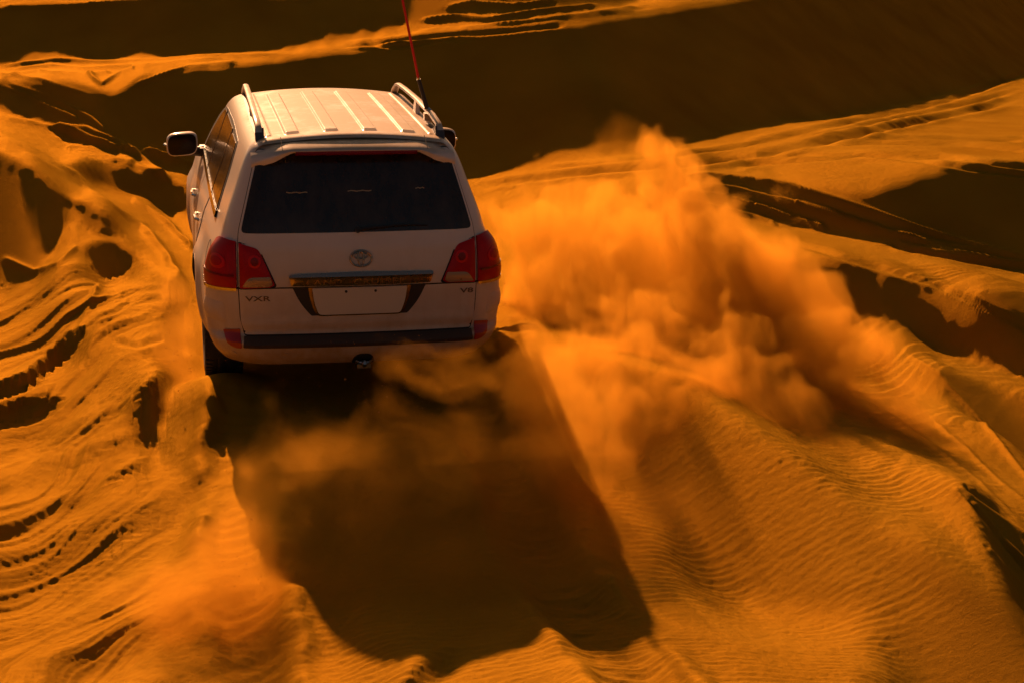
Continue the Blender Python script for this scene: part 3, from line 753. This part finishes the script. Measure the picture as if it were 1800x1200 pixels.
# ruts and crests further down: (line, width, height m) ; negative = rut with thrown-up lips
SLOPES.append(([(985,670),(1110,640),(1200,690),(1350,780),(1490,880),(1610,990),(1690,1120),(1500,1090),(1300,1060),(1200,1030),(1140,900),(1070,800)], .20, 34, 16))  # plume's shadow put into the shape: ground tilted to darken along its outline
SLOPES.append(([(975,665),(1120,655),(1195,770),(1160,820),(1090,830),(1010,770)], .27, 16, 14))
SLOPES.append(([(700,56),(745,40),(790,14),(850,-16),(1150,-40),(1120,2),(1000,28),(880,46),(770,58)], .31, 5, 5))
LINES = [
 ([(830,330),(1000,308),(1200,291),(1330,275),(1500,240),(1650,207),(1800,176)], 4.0, -.050),
 ([(940,300),(1200,275),(1400,243),(1600,205),(1700,185),(1800,157)], 3.0, -.030),
 ([(1300,258),(1500,215),(1640,186),(1720,160),(1810,126)], 3.5, -.034),
 ([(1290,292),(1400,285),(1520,275),(1650,278),(1820,298)], 3.5, -.036),
 ([(1200,293),(1400,274),(1500,273),(1620,285),(1700,297),(1850,318)], 3.2, -.030),
 ([(1420,256),(1550,252),(1700,256),(1850,272)], 3.2, -.036), ([(1420,247),(1600,245),(1800,248)], 3.0, -.028),
 ([(1190,306),(1300,314),(1400,332),(1500,362),(1600,398),(1700,430),(1830,458)], 4.5, .042),
 ([(1190,318),(1290,332),(1400,362),(1500,395),(1560,414),(1700,440),(1830,462)], 4.0, .036),
 ([(1190,334),(1280,348),(1380,380),(1460,405)], 3.6, .032), ([(1200,352),(1270,370),(1330,385),(1370,398)], 3.4, .032),
 ([(1340,345),(1450,370),(1540,400),(1640,436),(1760,462),(1830,470)], 3.2, .03),
 ([(1560,430),(1640,450),(1720,462),(1830,476)], 3.5, -.03), ([(1600,440),(1700,463),(1830,484)], 3., -.03),
 ([(-40,205),(60,222),(130,236),(200,262),(260,272),(330,292)], 5.5, .055),
 ([(-40,225),(40,262),(90,290),(130,310),(160,340),(200,372),(250,400),(290,450),(335,520)], 7, .055),
 ([(0,150),(40,165),(90,190),(140,212)], 3.0, .030), ([(10,145),(90,172),(160,208),(190,232)], 2.6, .025), ([(-20,128),(70,140),(130,158),(165,170)], 2.6, .022),
 ([(90,226),(150,230),(210,252),(250,282),(300,322)], 5, .05), ([(115,262),(160,266),(200,282),(240,290)], 4, .04),
 ([(230,350),(262,366),(300,400),(340,440)], 4.5, .045), ([(250,268),(300,280),(340,292)], 3.5, .04), ([(205,270),(250,296),(300,320)], 4, .035),
 ([(0,118),(100,106),(200,112),(300,106),(420,100),(520,96)], 3.0, .035), ([(0,128),(90,116),(150,122),(250,116),(400,106)], 3.0, .03), ([(0,140),(70,126),(160,134),(200,128)], 2.6, .03),
 ([(150,128),(180,150),(215,128),(240,120)], 3.0, .03), ([(235,150),(270,138),(330,118),(420,112)], 3.0, .03),
 ([(600,82),(700,72),(780,64),(900,56),(1000,44)], 3.0, -.035), ([(720,60),(790,52),(850,48),(920,40),(1040,26),(1140,12)], 3.0, .04),
 ([(730,38),(800,30),(860,34),(960,20),(1060,10)], 3.0, .04), ([(780,14),(830,4),(900,12),(980,2)], 3.0, .04), ([(640,80),(700,84),(780,72),(840,70)], 2.6, -.03),
 ([(430,0),(500,4),(560,-4)], 2.6, .03), ([(0,14),(120,10),(260,0),(390,-6)], 3.5, .03),
 ([(1215,392),(1400,430),(1540,470),(1640,500),(1740,545),(1850,600)], 4.0, -.020),
 ([(1590,622),(1650,655),(1690,700),(1745,765),(1830,870)], 4.5, .030), ([(1640,740),(1700,790),(1760,850),(1830,905)], 4.0, .020),
 ([(1420,650),(1500,700),(1580,745),(1660,800),(1720,850),(1830,960)], 5.0, .022), ([(1672,855),(1740,930),(1830,1010)], 4, .022), ([(1700,880),(1760,950),(1830,1030)], 3.5, -.025),
 ([(1690,850),(1760,900),(1830,950)], 3.5, -.02), ([(1735,960),(1780,1010),(1830,1060)], 3.5, .02),
 ([(150,640),(180,560),(220,520),(290,505)], 6, .018), ([(190,600),(185,580),(230,540),(290,530)], 5, -.02), ([(195,600),(240,612),(290,596)], 5, -.02), ([(90,690),(60,730),(100,700),(150,650)], 5, .015),
 ([(0,455),(60,480),(100,470),(140,430)], 5, .03), ([(180,500),(150,560),(130,600)], 6, .03),
]
_gu = np.arange(-120, 1921, 3.0); _gv = np.arange(-42, 1303, 2.5)
def slope_map():
    U, V = np.meshgrid(_gu, _gv)
    wx = fbm(U/90, V/60, 4); wy = fbm(U/90+40, V/60+11, 4); wf = fbm(U/22+5, V/12+7, 3)
    G = np.full(U.shape, -.02)
    G += .13*fbm(U/300, V/110, 4)
    G -= .10*sm((V-1020)/80)*sm((1320-V)/60)
    lit = sm((330-V)/60)*sm((U-700)/200)
    G -= .085*lit
    for poly, g, soft, wob in SLOPES:
        k = 1.0 if wob < 12 else .6
        d = sdf(U+wx*wob*1.4, V+wy*wob+wf*wob*.8, poly)
        m = sm(.5-d/(2*soft)); G = G*(1-m)+(g+.19 if g > .305 else g*1.45)*m
    # under and just behind the car the ground is level and churned
    m = sm(1-np.hypot((U-620)/330, (V-620)/420)**2)*.8; G = G*(1-m)+(-.01)*m
    return G
GM = slope_map()
def sample(A, u, v):
    x = np.clip((u-_gu[0])/3.0, 0, len(_gu)-1.001); y = np.clip((v-_gv[0])/2.5, 0, len(_gv)-1.001)
    i = x.astype(int); j = y.astype(int); fx = x-i; fy = y-j
    return (A[j, i]*(1-fx)+A[j, i+1]*fx)*(1-fy)+(A[j+1, i]*(1-fx)+A[j+1, i+1]*fx)*fy
def pix(X, Y, Z):
    c = (np.stack([X, Y, Z], -1)-CAMLOC)@CM; d = np.maximum(c[..., 1], .3)
    return 900+FPX*c[..., 0]/d, 600-FPX*c[..., 2]/d
# broad relief: the surface whose fall towards the sun follows the map, kept smooth sideways
DX = .056
wx_ = np.arange(-16, 34, DX); wy_ = np.arange(-16, 64, DX)
WX, WY = np.meshgrid(wx_, wy_)
KX, KY = np.meshgrid(np.fft.fftfreq(len(wx_), DX)*2*np.pi, np.fft.fftfreq(len(wy_), DX)*2*np.pi)
SD = (math.sin(math.radians(SUN_AZ)), math.cos(math.radians(SUN_AZ))); KS = KX*SD[0]+KY*SD[1]
DEN = KS**2+.4*(KX*SD[1]-KY*SD[0])**2+(1/6.)**2
LP = np.exp(-(KX**2+KY**2)*.055**2/2)
def fall(z): return np.gradient(z, DX, axis=0)*SD[1]+np.gradient(z, DX, axis=1)*SD[0]
def solve(g):
    return np.real(np.fft.ifft2(-1j*KS*LP*np.fft.fft2(g)/DEN))
Z = np.zeros(WX.shape)
edge = np.clip((WY+14)/3, 0, 1)*np.clip((62-WY)/6, 0, 1)*np.clip((WX+15)/3, 0, 1)*np.clip((33-WX)/3, 0, 1)
G0 = None
for it in range(16):
    u, v = pix(WX, WY, Z)
    ok = np.clip(1-np.maximum(-u-90, u-1890)/500, 0, 1)*np.clip(1-(v-1290)/250, 0, 1)*edge
    tgt = sample(GM, u, v)*ok
    tau = (Z-CAMLOC[2])/np.hypot(WX-CAMLOC[0], WY-CAMLOC[1])
    tgt = np.maximum(tgt, np.minimum(tau*.55, -.02))
    G0 = tgt if G0 is None else .5*G0+.5*tgt
    g = G0.copy()
    for k in range(8 if it < 12 else 26):
        Z = solve(g); act = fall(Z); g = g+np.clip(G0-act, -.3, .3)
    Z = Z-np.average(Z, weights=np.exp(-((WX)**2+(WY-1.5)**2)/3))
def zbase(X, Y):
    x = (X-wx_[0])/DX; y = (Y-wy_[0])/DX; w = np.clip(np.minimum(np.minimum(x, len(wx_)-2-x), np.minimum(y, len(wy_)-2-y))/40, 0, 1)
    x = np.clip(x, 0, len(wx_)-1.001); y = np.clip(y, 0, len(wy_)-1.001)
    i = x.astype(int); j = y.astype(int); fx = x-i; fy = y-j
    def cw_(f): return (-.5*f+f*f-.5*f**3, 1-2.5*f*f+1.5*f**3, .5*f+2*f*f-1.5*f**3, -.5*f*f+.5*f**3)
    ax_, ay_ = cw_(fx), cw_(fy); o = 0
    for m in range(4):
        jj = np.clip(j+m-1, 0, len(wy_)-1); r_ = 0
        for n in range(4): r_ = r_+ax_[n]*Z[jj, np.clip(i+n-1, 0, len(wx_)-1)]
        o = o+ay_[m]*r_
    return w*o
us = np.concatenate([np.linspace(-6500, -900, 22), np.linspace(-860, -90, 50), np.arange(-60, 1861, 2.0), np.linspace(1890, 2700, 50), np.linspace(2750, 8500, 22)])
vs_ = np.concatenate([np.linspace(9000, 2000, 20), np.linspace(1900, 1300, 30), np.arange(1275, 560, -1.7), np.arange(560, 420, -1.1), np.arange(420, -31, -.75), np.linspace(-34, -150, 60), np.linspace(-155, -236, 26)])
UU, VV2 = np.meshgrid(us, vs_)
D_ = np.stack([(UU-900)/FPX, np.ones_like(UU), -(VV2-600)/FPX], -1)@CM.T
l_ = np.hypot(D_[..., 0], D_[..., 1]); l_ = np.maximum(l_, 1e-6); tau = np.minimum(D_[..., 2]/l_, -.004); dist = -CAMLOC[2]/tau
Xw = CAMLOC[0]+D_[..., 0]/l_*dist; Yw = CAMLOC[1]+D_[..., 1]/l_*dist
Zb = zbase(Xw, Yw)
UU, VV2 = pix(Xw, Yw, Zb)
H = np.zeros(UU.shape)
near = np.clip((60-dist)/20, 0, 1)
inframe = (UU > -100) & (UU < 1900) & (VV2 < 1300) & (VV2 > -40)
# ruts and lips
NA = fbm(Xw*1.3, Yw*1.3, 3); NB = fbm(Xw*1.7+9, Yw*1.7, 3); NC = fbm(Xw*.9, Yw*.9, 2)
for pl, w, h in LINES:
    xs_p = [p[0] for p in pl]; ys_p = [p[1] for p in pl]; mg = 30
    sel = np.nonzero((UU > min(xs_p)-mg) & (UU < max(xs_p)+mg) & (VV2 > min(ys_p)-mg) & (VV2 < max(ys_p)+mg) & (dist < 60))
    if not len(sel[0]): continue
    d, sd, t = pdist(UU[sel]+.8*NA[sel]*w, VV2[sel]+.45*NB[sel]*w, pl)
    e = sm(t/.08)*sm((1-t)/.08)*(.65+.5*NC[sel])
    h = h*(1.7 if np.mean(ys_p) < 480 else 1.25)
    if h > 0: H[sel] += h*np.exp(-np.abs(d/w)**1.6)*e
    else: H[sel] += e*(h*np.exp(-(d/w)**2)-h*.45*np.exp(-((d-2.1*w)/w)**2))
gs_ = fall(Z); xi_ = np.clip(((Xw-wx_[0])/DX).astype(int), 0, len(wx_)-1); yi_ = np.clip(((Yw-wy_[0])/DX).astype(int), 0, len(wy_)-1)
gsv = gs_[yi_, xi_]; calm = 1-.88*sm((gsv-.14)/.20); H = H*(1-sm((gsv-.34)/.12)*np.where(dist > 17, .5, .1))
HL = H; H = np.zeros(UU.shape)
# wind ripples, strongest where the photograph shows them
def ripple(lam, th, warp, seed):
    c, s = math.cos(th), math.sin(th)
    a = Xw*c+Yw*s; b = -Xw*s+Yw*c
    ph = a/lam+warp*fbm(Xw*.55+seed, Yw*.55, 3)+.55*fbm(a*1.6/lam*.28+seed, b*.35/lam*.5, 2)
    w = ph-np.floor(ph); return np.where(w < .68, w/.68, (1-w)/.32)**1.15*(.25+.85*np.clip(.45+1.7*fbm(Xw*1.1+seed*3, Yw*1.1, 3), 0, 1))
def blob(cu, cv, ru, rv, p=2): return np.exp(-(np.abs((UU-cu)/ru)**p+np.abs((VV2-cv)/rv)**p))
rm_far = np.clip(blob(1500, 300, 230, 34)+.5*blob(1000, 320, 200, 26)+.6*blob(500, 120, 240, 18)+.35*blob(1300, 230, 500, 40)+.4*blob(1700, 230, 200, 60), 0, 1)
H += near*rm_far*.0045*ripple(.155, math.radians(72), 2.6, 3.1)
rm_mid = np.clip(blob(1640, 530, 200, 60)*1.2+blob(1700, 640, 160, 60)+.9*blob(1560, 690, 190, 80)+.5*blob(1600, 800, 200, 80), 0, 1)
H += rm_mid*.017*ripple(.17, math.radians(118), 3.2, 8.7)
rm_low = np.clip(blob(1300, 1000, 420, 240)+blob(900, 1180, 420, 90)+.8*blob(1550, 850, 220, 160)+.35*blob(700, 900, 300, 250), 0, 1)
H += rm_low*.0064*ripple(.062, math.radians(86), 2.2, 1.3)
rm_left = np.clip(blob(100, 560, 200, 150)+blob(240, 380, 120, 90)+.9*blob(240, 590, 90, 80)+blob(150, 1010, 260, 120)+.8*blob(500, 1150, 220, 80)+.6*blob(100, 800, 260, 120), 0, 1)*(1-.9*blob(620, 700, 200, 400))
H += rm_left*.0038*ripple(.075, math.radians(60), 2.8, 5.5)
H += 0*rm_left*.0025*ripple(.13, math.radians(118), 3.5, 15.5)
# streaked furrows: ridges running down to the left, as ploughed up by wheels
a = Xw*math.cos(math.radians(-38))+Yw*math.sin(math.radians(-38)); b_ = -Xw*math.sin(math.radians(-38))+Yw*math.cos(math.radians(-38))
fu = sm((360-UU)/200)*sm((VV2-430)/90)*inframe
wv = .35*fbm(Xw*.6, Yw*.6, 3)
for lam, ln, am, sd_ in ((.46, 3.4, .036, 2.), (.21, 2.4, .018, 9.), (.09, 1.6, .0065, 5.), (.04, .8, .0028, 7.)):
    n_ = noise2((a+wv)/lam+sd_, b_/ln+sd_)
    H += fu*am*(1-np.abs(n_)*2.6).clip(-.3, 1)**1.3 if False else fu*am*np.maximum(1-np.abs(n_)*3.0, -.2)
# lumps and broken crust
rough = np.clip(.2*blob(300, 110, 300, 20)+.5*blob(900, 20, 260, 30)+.6*blob(200, 250, 200, 70)+.0*fu+.5*blob(250, 600, 110, 220)+.4*blob(1050, 720, 200, 150)+.25*inframe*(VV2 > 700)+.5*blob(900, 330, 200, 30), 0, 1.2)
rid = (1-np.abs(fbm(Xw*3.1, Yw*2.2, 4))*2.2); H += near*rough*.020*np.clip(rid, -1, 1)*.6
H += near*rough*.008*fbm(Xw*14, Yw*11, 4)
H += near*.0026*fbm(Xw*22, Yw*20, 5)+near*.0010*fbm(Xw*47, Yw*43, 2)+near*.010*fbm(Xw*1.2, Yw*1.0, 3)
H = HL+H*calm
# mounds the shadow climbs over, heaps beside the tyres
def heap(x, y, rx, ry, h, a=0):
    c, s = math.cos(a), math.sin(a); u = (Xw-x)*c+(Yw-y)*s; v = -(Xw-x)*s+(Yw-y)*c
    return h*np.exp(-((u/rx)**2+(v/ry)**2))
for xr in (-.80, .80):                           # fresh ruts the wheels have just cut
    dx_ = np.abs(Xw-xr-.10*np.sin(Yw*.6)-.05*NA); e_ = sm((.8-Yw)/.6)*sm((Yw+9)/2)*(.75+.6*NB)
    H += e_*(-.055*np.exp(-(dx_/.15)**4)+.045*np.exp(-((dx_-.24)/.08)**2)*(1+1.2*NB)+.006*np.sin(Yw*38+6*NA)*np.exp(-(dx_/.14)**4))
H += heap(-.92, .62, .34, .55, .20)+heap(.95, .62, .36, .55, .18)+heap(0, .6, .9, .5, .05)
print('ground', [round(float(zbase(np.array([x]), np.array([y]))[0]), 3) for x, y in ((0, -3.3), (-.5, -3.3), (1., -3.), (-1, 1.2), (1, 1.2), (-1, 4), (1, 4), (0, -1.5))])
H = np.clip(H, -.3, .5)
Pz = Zb+H
nV, nU = UU.shape
V3 = np.stack([Xw, Yw, Pz], -1).reshape(-1, 3).astype(np.float32)
idx = np.arange(nV*nU).reshape(nV, nU)
Q = np.stack([idx[:-1, :-1], idx[:-1, 1:], idx[1:, 1:], idx[1:, :-1]], -1).reshape(-1, 4).astype(np.int32)
# the same sheet carries on round and behind the camera
far = 900.; ext = [(-far, -far, -.4), (far, -far, -.4), (far, far, -.4), (-far, far, -.4)]
me = bpy.data.meshes.new('sand_dunes')
me.vertices.add(len(V3)+0); me.loops.add(len(Q)*4); me.polygons.add(len(Q))
me.vertices.foreach_set('co', V3.ravel()); me.loops.foreach_set('vertex_index', Q.ravel())
me.polygons.foreach_set('loop_start', np.arange(0, len(Q)*4, 4, dtype=np.int32))
me.update(calc_edges=True); me.validate()

def sand_mat():
    m, nt, b = new_mat('sand'); L = nt.links.new; N_ = nt.nodes.new
    geo = N_('ShaderNodeNewGeometry')
    n1 = N_('ShaderNodeTexNoise'); n1.inputs['Scale'].default_value = .9; n1.inputs['Detail'].default_value = 8
    n2 = N_('ShaderNodeTexNoise'); n2.inputs['Scale'].default_value = 420; n2.inputs['Detail'].default_value = 2
    n3 = N_('ShaderNodeTexNoise'); n3.inputs['Scale'].default_value = 34; n3.inputs['Detail'].default_value = 6; n3.inputs['Roughness'].default_value = .7
    mp = N_('ShaderNodeMapping'); mp.inputs['Scale'].default_value = (.45, 1, 1); L(geo.outputs['Position'], mp.inputs['Vector'])
    for n in (n1, n2): L(geo.outputs['Position'], n.inputs['Vector'])
    L(mp.outputs[0], n3.inputs['Vector'])
    r = N_('ShaderNodeValToRGB'); r.color_ramp.elements[0].position = .3; r.color_ramp.elements[0].color = (.29, .142, .007, 1); r.color_ramp.elements[1].position = .72; r.color_ramp.elements[1].color = (.41, .212, .013, 1)
    L(n1.outputs['Fac'], r.inputs[0])
    mx = N_('ShaderNodeMix'); mx.data_type = 'RGBA'; mx.blend_type = 'MULTIPLY'; mx.inputs[0].default_value = 1
    gr = N_('ShaderNodeMapRange'); gr.inputs['From Min'].default_value = .3; gr.inputs['From Max'].default_value = .7; gr.inputs['To Min'].default_value = .72; gr.inputs['To Max'].default_value = 1.15; L(n2.outputs['Fac'], gr.inputs['Value'])
    cb = N_('ShaderNodeCombineColor'); [L(gr.outputs[0], cb.inputs[i]) for i in range(3)]
    L(r.outputs[0], mx.inputs[6]); L(cb.outputs[0], mx.inputs[7]); nt.nodes.remove(b); b = N_('ShaderNodeBsdfDiffuse'); gl = N_('ShaderNodeBsdfAnisotropic'); gl.inputs['Color'].default_value = (1.0, .47, .035, 1); gl.inputs['Roughness'].default_value = .55; ms = N_('ShaderNodeMixShader'); ms.inputs[0].default_value = .055; L(b.outputs[0], ms.inputs[1]); L(gl.outputs[0], ms.inputs[2]); L(ms.outputs[0], nt.nodes['Material Output'].inputs['Surface']); L(mx.outputs[2], b.inputs['Color'])
    b.inputs['Roughness'].default_value = .2
    ad = N_('ShaderNodeMath'); ad.operation = 'MULTIPLY_ADD'; L(n3.outputs['Fac'], ad.inputs[0]); ad.inputs[1].default_value = 1.6; L(n2.outputs['Fac'], ad.inputs[2])
    bp = N_('ShaderNodeBump'); bp.inputs['Strength'].default_value = .8; bp.inputs['Distance'].default_value = .0045; L(ad.outputs[0], bp.inputs['Height']); L(bp.outputs[0], b.inputs['Normal']); L(bp.outputs[0], gl.inputs['Normal'])
    return m
M_SAND = sand_mat()
sand = link_mesh('sand_dunes', me, M_SAND, None, True, 0)
tag(sand, 'rippled orange sand dunes with furrows and wheel tracks under the low sun', 'sand dunes', kind='structure')

# ------------------------------------------------------------------ dust thrown up by the wheels
def unproject(u, v, Y):
    d = CM@np.array([(u-900)/FPX, 1, -(v-600)/FPX]); t = (Y-CAMLOC[1])/d[1]
    return CAMLOC+t*d
def cloud(label, lobes, dens, scale=2.2, lo=.42, hi=.62, warp=.45, wscale=1.1, stretch=(1, 1, 1), rot=(0, 0, 0), seed=0., aniso=.5, col=(.84, .40, .035), soft=.6):
    """one billow of dust: soft lobes (centre, radii, weight) torn by noise inside a closed domain"""
    lobes = [(unproject(u, v, Y), r, w) for u, v, Y, r, w in lobes]
    lo_ = np.min([c-np.array(r)-warp*.5 for c, r, w in lobes], 0); hi_ = np.max([c+np.array(r)+warp*.5 for c, r, w in lobes], 0)
    mb = MB(); mb.box(((lo_+hi_)/2).tolist(), (hi_-lo_).tolist())
    m = bpy.data.materials.new('dust'); m.use_nodes = True; nt = m.node_tree; nt.nodes.clear(); L = nt.links.new; N_ = nt.nodes.new
    def mth(op, *a, cl=False):
        q = N_('ShaderNodeMath'); q.operation = op; q.use_clamp = cl
        for i, x in enumerate(a):
            if isinstance(x, (int, float)): q.inputs[i].default_value = x
            else: L(x, q.inputs[i])
        return q.outputs[0]
    def vm(op, a, b=None):
        q = N_('ShaderNodeVectorMath'); q.operation = op
        for i, x in enumerate((a, b)):
            if x is None: continue
            if isinstance(x, (tuple, list)): q.inputs[i].default_value = x
            else: L(x, q.inputs[i])
        return q
    out = N_('ShaderNodeOutputMaterial'); pv = N_('ShaderNodeVolumePrincipled'); L(pv.outputs[0], out.inputs['Volume'])
    pv.inputs['Color'].default_value = (*col, 1); pv.inputs['Anisotropy'].default_value = aniso
    geo = N_('ShaderNodeNewGeometry'); P0 = geo.outputs['Position']
    wn_ = N_('ShaderNodeTexNoise'); wn_.inputs['Scale'].default_value = wscale; wn_.inputs['Detail'].default_value = 2; wn_.inputs['Roughness'].default_value = .6
    L(vm('ADD', P0, (seed*3.1, seed, -seed)).outputs[0], wn_.inputs['Vector'])
    off = vm('SUBTRACT', wn_.outputs['Color'], (.5, .5, .5)); sc_ = vm('MULTIPLY', off.outputs[0], (warp*3.2, warp*3.2, warp*3.2)); PW = vm('ADD', P0, sc_.outputs[0]).outputs[0]
    tot = None
    for c, r, w in lobes:
        d = vm('DIVIDE', vm('SUBTRACT', PW, tuple(c.tolist())).outputs[0], tuple(r)); r2 = vm('DOT_PRODUCT', d.outputs[0], d.outputs[0]).outputs['Value']
        f = mth('MAXIMUM', mth('SUBTRACT', 1.0, r2), 0.0); f = mth('MULTIPLY', f, w); tot = f if tot is None else mth('ADD', tot, f)
    mp = N_('ShaderNodeMapping'); mp.inputs['Scale'].default_value = tuple(scale*k for k in stretch); mp.inputs['Location'].default_value = (seed, seed*.7, seed*.3); mp.inputs['Rotation'].default_value = tuple(math.radians(a) for a in rot)
    L(P0, mp.inputs['Vector'])
    n = N_('ShaderNodeTexNoise'); n.inputs['Scale'].default_value = 1; n.inputs['Detail'].default_value = 5.5; n.inputs['Roughness'].default_value = .72; n.inputs['Distortion'].default_value = .7
    L(mp.outputs[0], n.inputs['Vector'])
    e = mth('MINIMUM', mth('DIVIDE', tot, soft), 1.0)
    th = mth('MULTIPLY_ADD', e, .34, n.outputs['Fac'])
    s = N_('ShaderNodeMapRange'); s.interpolation_type = 'SMOOTHSTEP'; s.inputs['From Min'].default_value = lo+.19; s.inputs['From Max'].default_value = hi+.34; L(th, s.inputs['Value'])
    # nothing at the walls of the domain
    dm = vm('ABSOLUTE', vm('DIVIDE', vm('SUBTRACT', P0, tuple(((lo_+hi_)/2).tolist())).outputs[0], tuple(((hi_-lo_)/2).tolist())).outputs[0]); sx = N_('ShaderNodeSeparateXYZ'); L(dm.outputs[0], sx.inputs[0])
    mx = mth('MAXIMUM', mth('MAXIMUM', sx.outputs[0], sx.outputs[1]), sx.outputs[2]); wl = mth('MULTIPLY', mth('SUBTRACT', 1.0, mx), 8.0, cl=True)
    L(mth('MULTIPLY', mth('MULTIPLY', mth('MULTIPLY', s.outputs[0], e), wl), dens), pv.inputs['Density'])
    o = mb.build('dust_cloud', m, None, False); tag(o, label, 'dust cloud', kind='stuff')
    return o
cloud('thick orange dust plume billowing up beside the right rear wheel', [
    (1010, 590, 1.1, (.80, .9, .62), 1.1), (1180, 405, 1.5, (.40, .7, .66), 1.8), (985, 425, 2.0, (.60, .8, .50), 1.2), (1240, 520, .9, (.70, .9, .66), 1.5),
    (1090, 480, 1.5, (.70, .9, .64), 1.2), (930, 560, 1.7, (.30, .6, .56), .8), (1340, 640, -.1, (.85, .8, .52), 1.5), (1150, 640, .2, (.7, .7, .50), .9)], 4.6, scale=3.4, lo=.46, hi=.68, seed=1.3, wscale=1.6, warp=.55, stretch=(1.6, .9, .5), rot=(0, 24, 0))
cloud('sand falling in streaked curtains before the dark slip face', [
    (1370, 540, .5, (.50, .6, .60), 1.2), (1445, 560, .6, (.22, .5, .50), 1.), (1430, 720, .2, (.75, .8, .44), .9)], 2.2, scale=3.8, lo=.38, hi=.62, stretch=(1, 1, .22), rot=(0, 10, 0), seed=2.9, warp=.30, wscale=1.6)
cloud('low dust spreading over the ripples at right', [(1480, 740, -.6, (.8, .8, .40), .9), (1300, 760, -.9, (.8, .8, .42), 1.), (1600, 830, -1.0, (.7, .8, .32), .7), (1420, 880, -1.7, (.8, .7, .34), .7)], 2.2, scale=2.6, lo=.40, hi=.68, seed=5.2, stretch=(1.5, .9, .6), rot=(0, 28, 0), warp=.5, wscale=1.5)
cloud('ragged dust and sand hanging just behind the right wheel', [(985, 640, -.3, (.42, .5, .40), 1.), (1100, 690, -.8, (.55, .6, .42), 1.1), (905, 650, -.3, (.26, .4, .30), .8), (1210, 720, -.9, (.5, .6, .40), 1.), (1010, 770, -1.6, (.36, .5, .34), .8)], 2.8, scale=3.8, lo=.42, hi=.64, seed=9.4, warp=.45, wscale=1.8, stretch=(1.4, 1, .6), rot=(0, 30, 0))
cloud('thin dust veil drifting below the rear bumper', [(790, 655, -2.4, (.40, .35, .20), .9), (690, 830, -2.6, (.70, .6, .34), .55), (500, 820, -2.6, (.34, .5, .30), .5), (910, 720, -2.0, (.42, .5, .34), 1.), (1000, 820, -2.2, (.5, .5, .34), .9)], .65, scale=3.6, lo=.36, hi=.66, seed=3.3, warp=.45, wscale=1.8, stretch=(.6, 1, 1.1), rot=(0, 35, 0))
cloud('bright sunlit dust at the lower left edge of the shadow', [(430, 960, -2.3, (.26, .45, .46), 1.), (420, 1040, -2.5, (.42, .5, .26), .9), (340, 1060, -2.5, (.45, .4, .18), .7)], 2.0, scale=3.6, lo=.36, hi=.62, stretch=(1, 1, .5), seed=8.2, warp=.26)
cloud('dust clinging along the left flank of the car', [(312, 600, 1.8, (.24, .9, .30), .8), (330, 700, .8, (.24, .8, .26), .9), (300, 520, 3.0, (.22, .8, .22), .7)], .7, scale=3.4, lo=.36, seed=2.2, warp=.14)
cloud('faint dust hanging over the long shadow', [(850, 900, -2.3, (1.5, .9, .46), .9), (1250, 900, -1.5, (1.2, 1.1, .46), .9), (650, 840, -1.9, (.9, .8, .4), .8)], .42, scale=1.7, lo=.34, seed=.4)

# grains flying inside the plume: far too many to count
rg = np.random.default_rng(3); gv, gf = [], []
for u, v, Y, r, n_ in ((1010, 600, 1.5, (.7, .8, .5), 2600), (1190, 430, 2.2, (.4, .6, .5), 1500), (1300, 640, 1.0, (.9, .9, .5), 2200), (960, 690, .3, (.45, .5, .4), 1800), (740, 680, -.4, (.8, .5, .35), 900), (430, 980, -2.3, (.25, .4, .35), 500), (310, 620, 1.6, (.14, .8, .3), 500)):
    c = unproject(u, v, Y); Q_ = rg.normal(size=(n_, 3))*.55*np.array(r)+c; sz = rg.gamma(3., .0008, n_)+.0008
    for q, k in zip(Q_, sz):
        if abs(q[0]) < 1.08 and -.05 < q[1] < 5: continue
        e = rg.normal(size=(4, 3)); e /= np.linalg.norm(e, axis=1, keepdims=True); i0 = len(gv)
        gv += [tuple(q+x*k) for x in e]; gf += [(i0, i0+1, i0+2), (i0, i0+2, i0+3), (i0, i0+3, i0+1), (i0+1, i0+3, i0+2)]
gr_ = mesh_obj('flying_sand', gv, gf, simple('sand_grain', (.50, .20, .02), .8), None, False)
tag(gr_, 'sand grains flying in the dust thrown by the wheels', 'flying sand', kind='stuff')
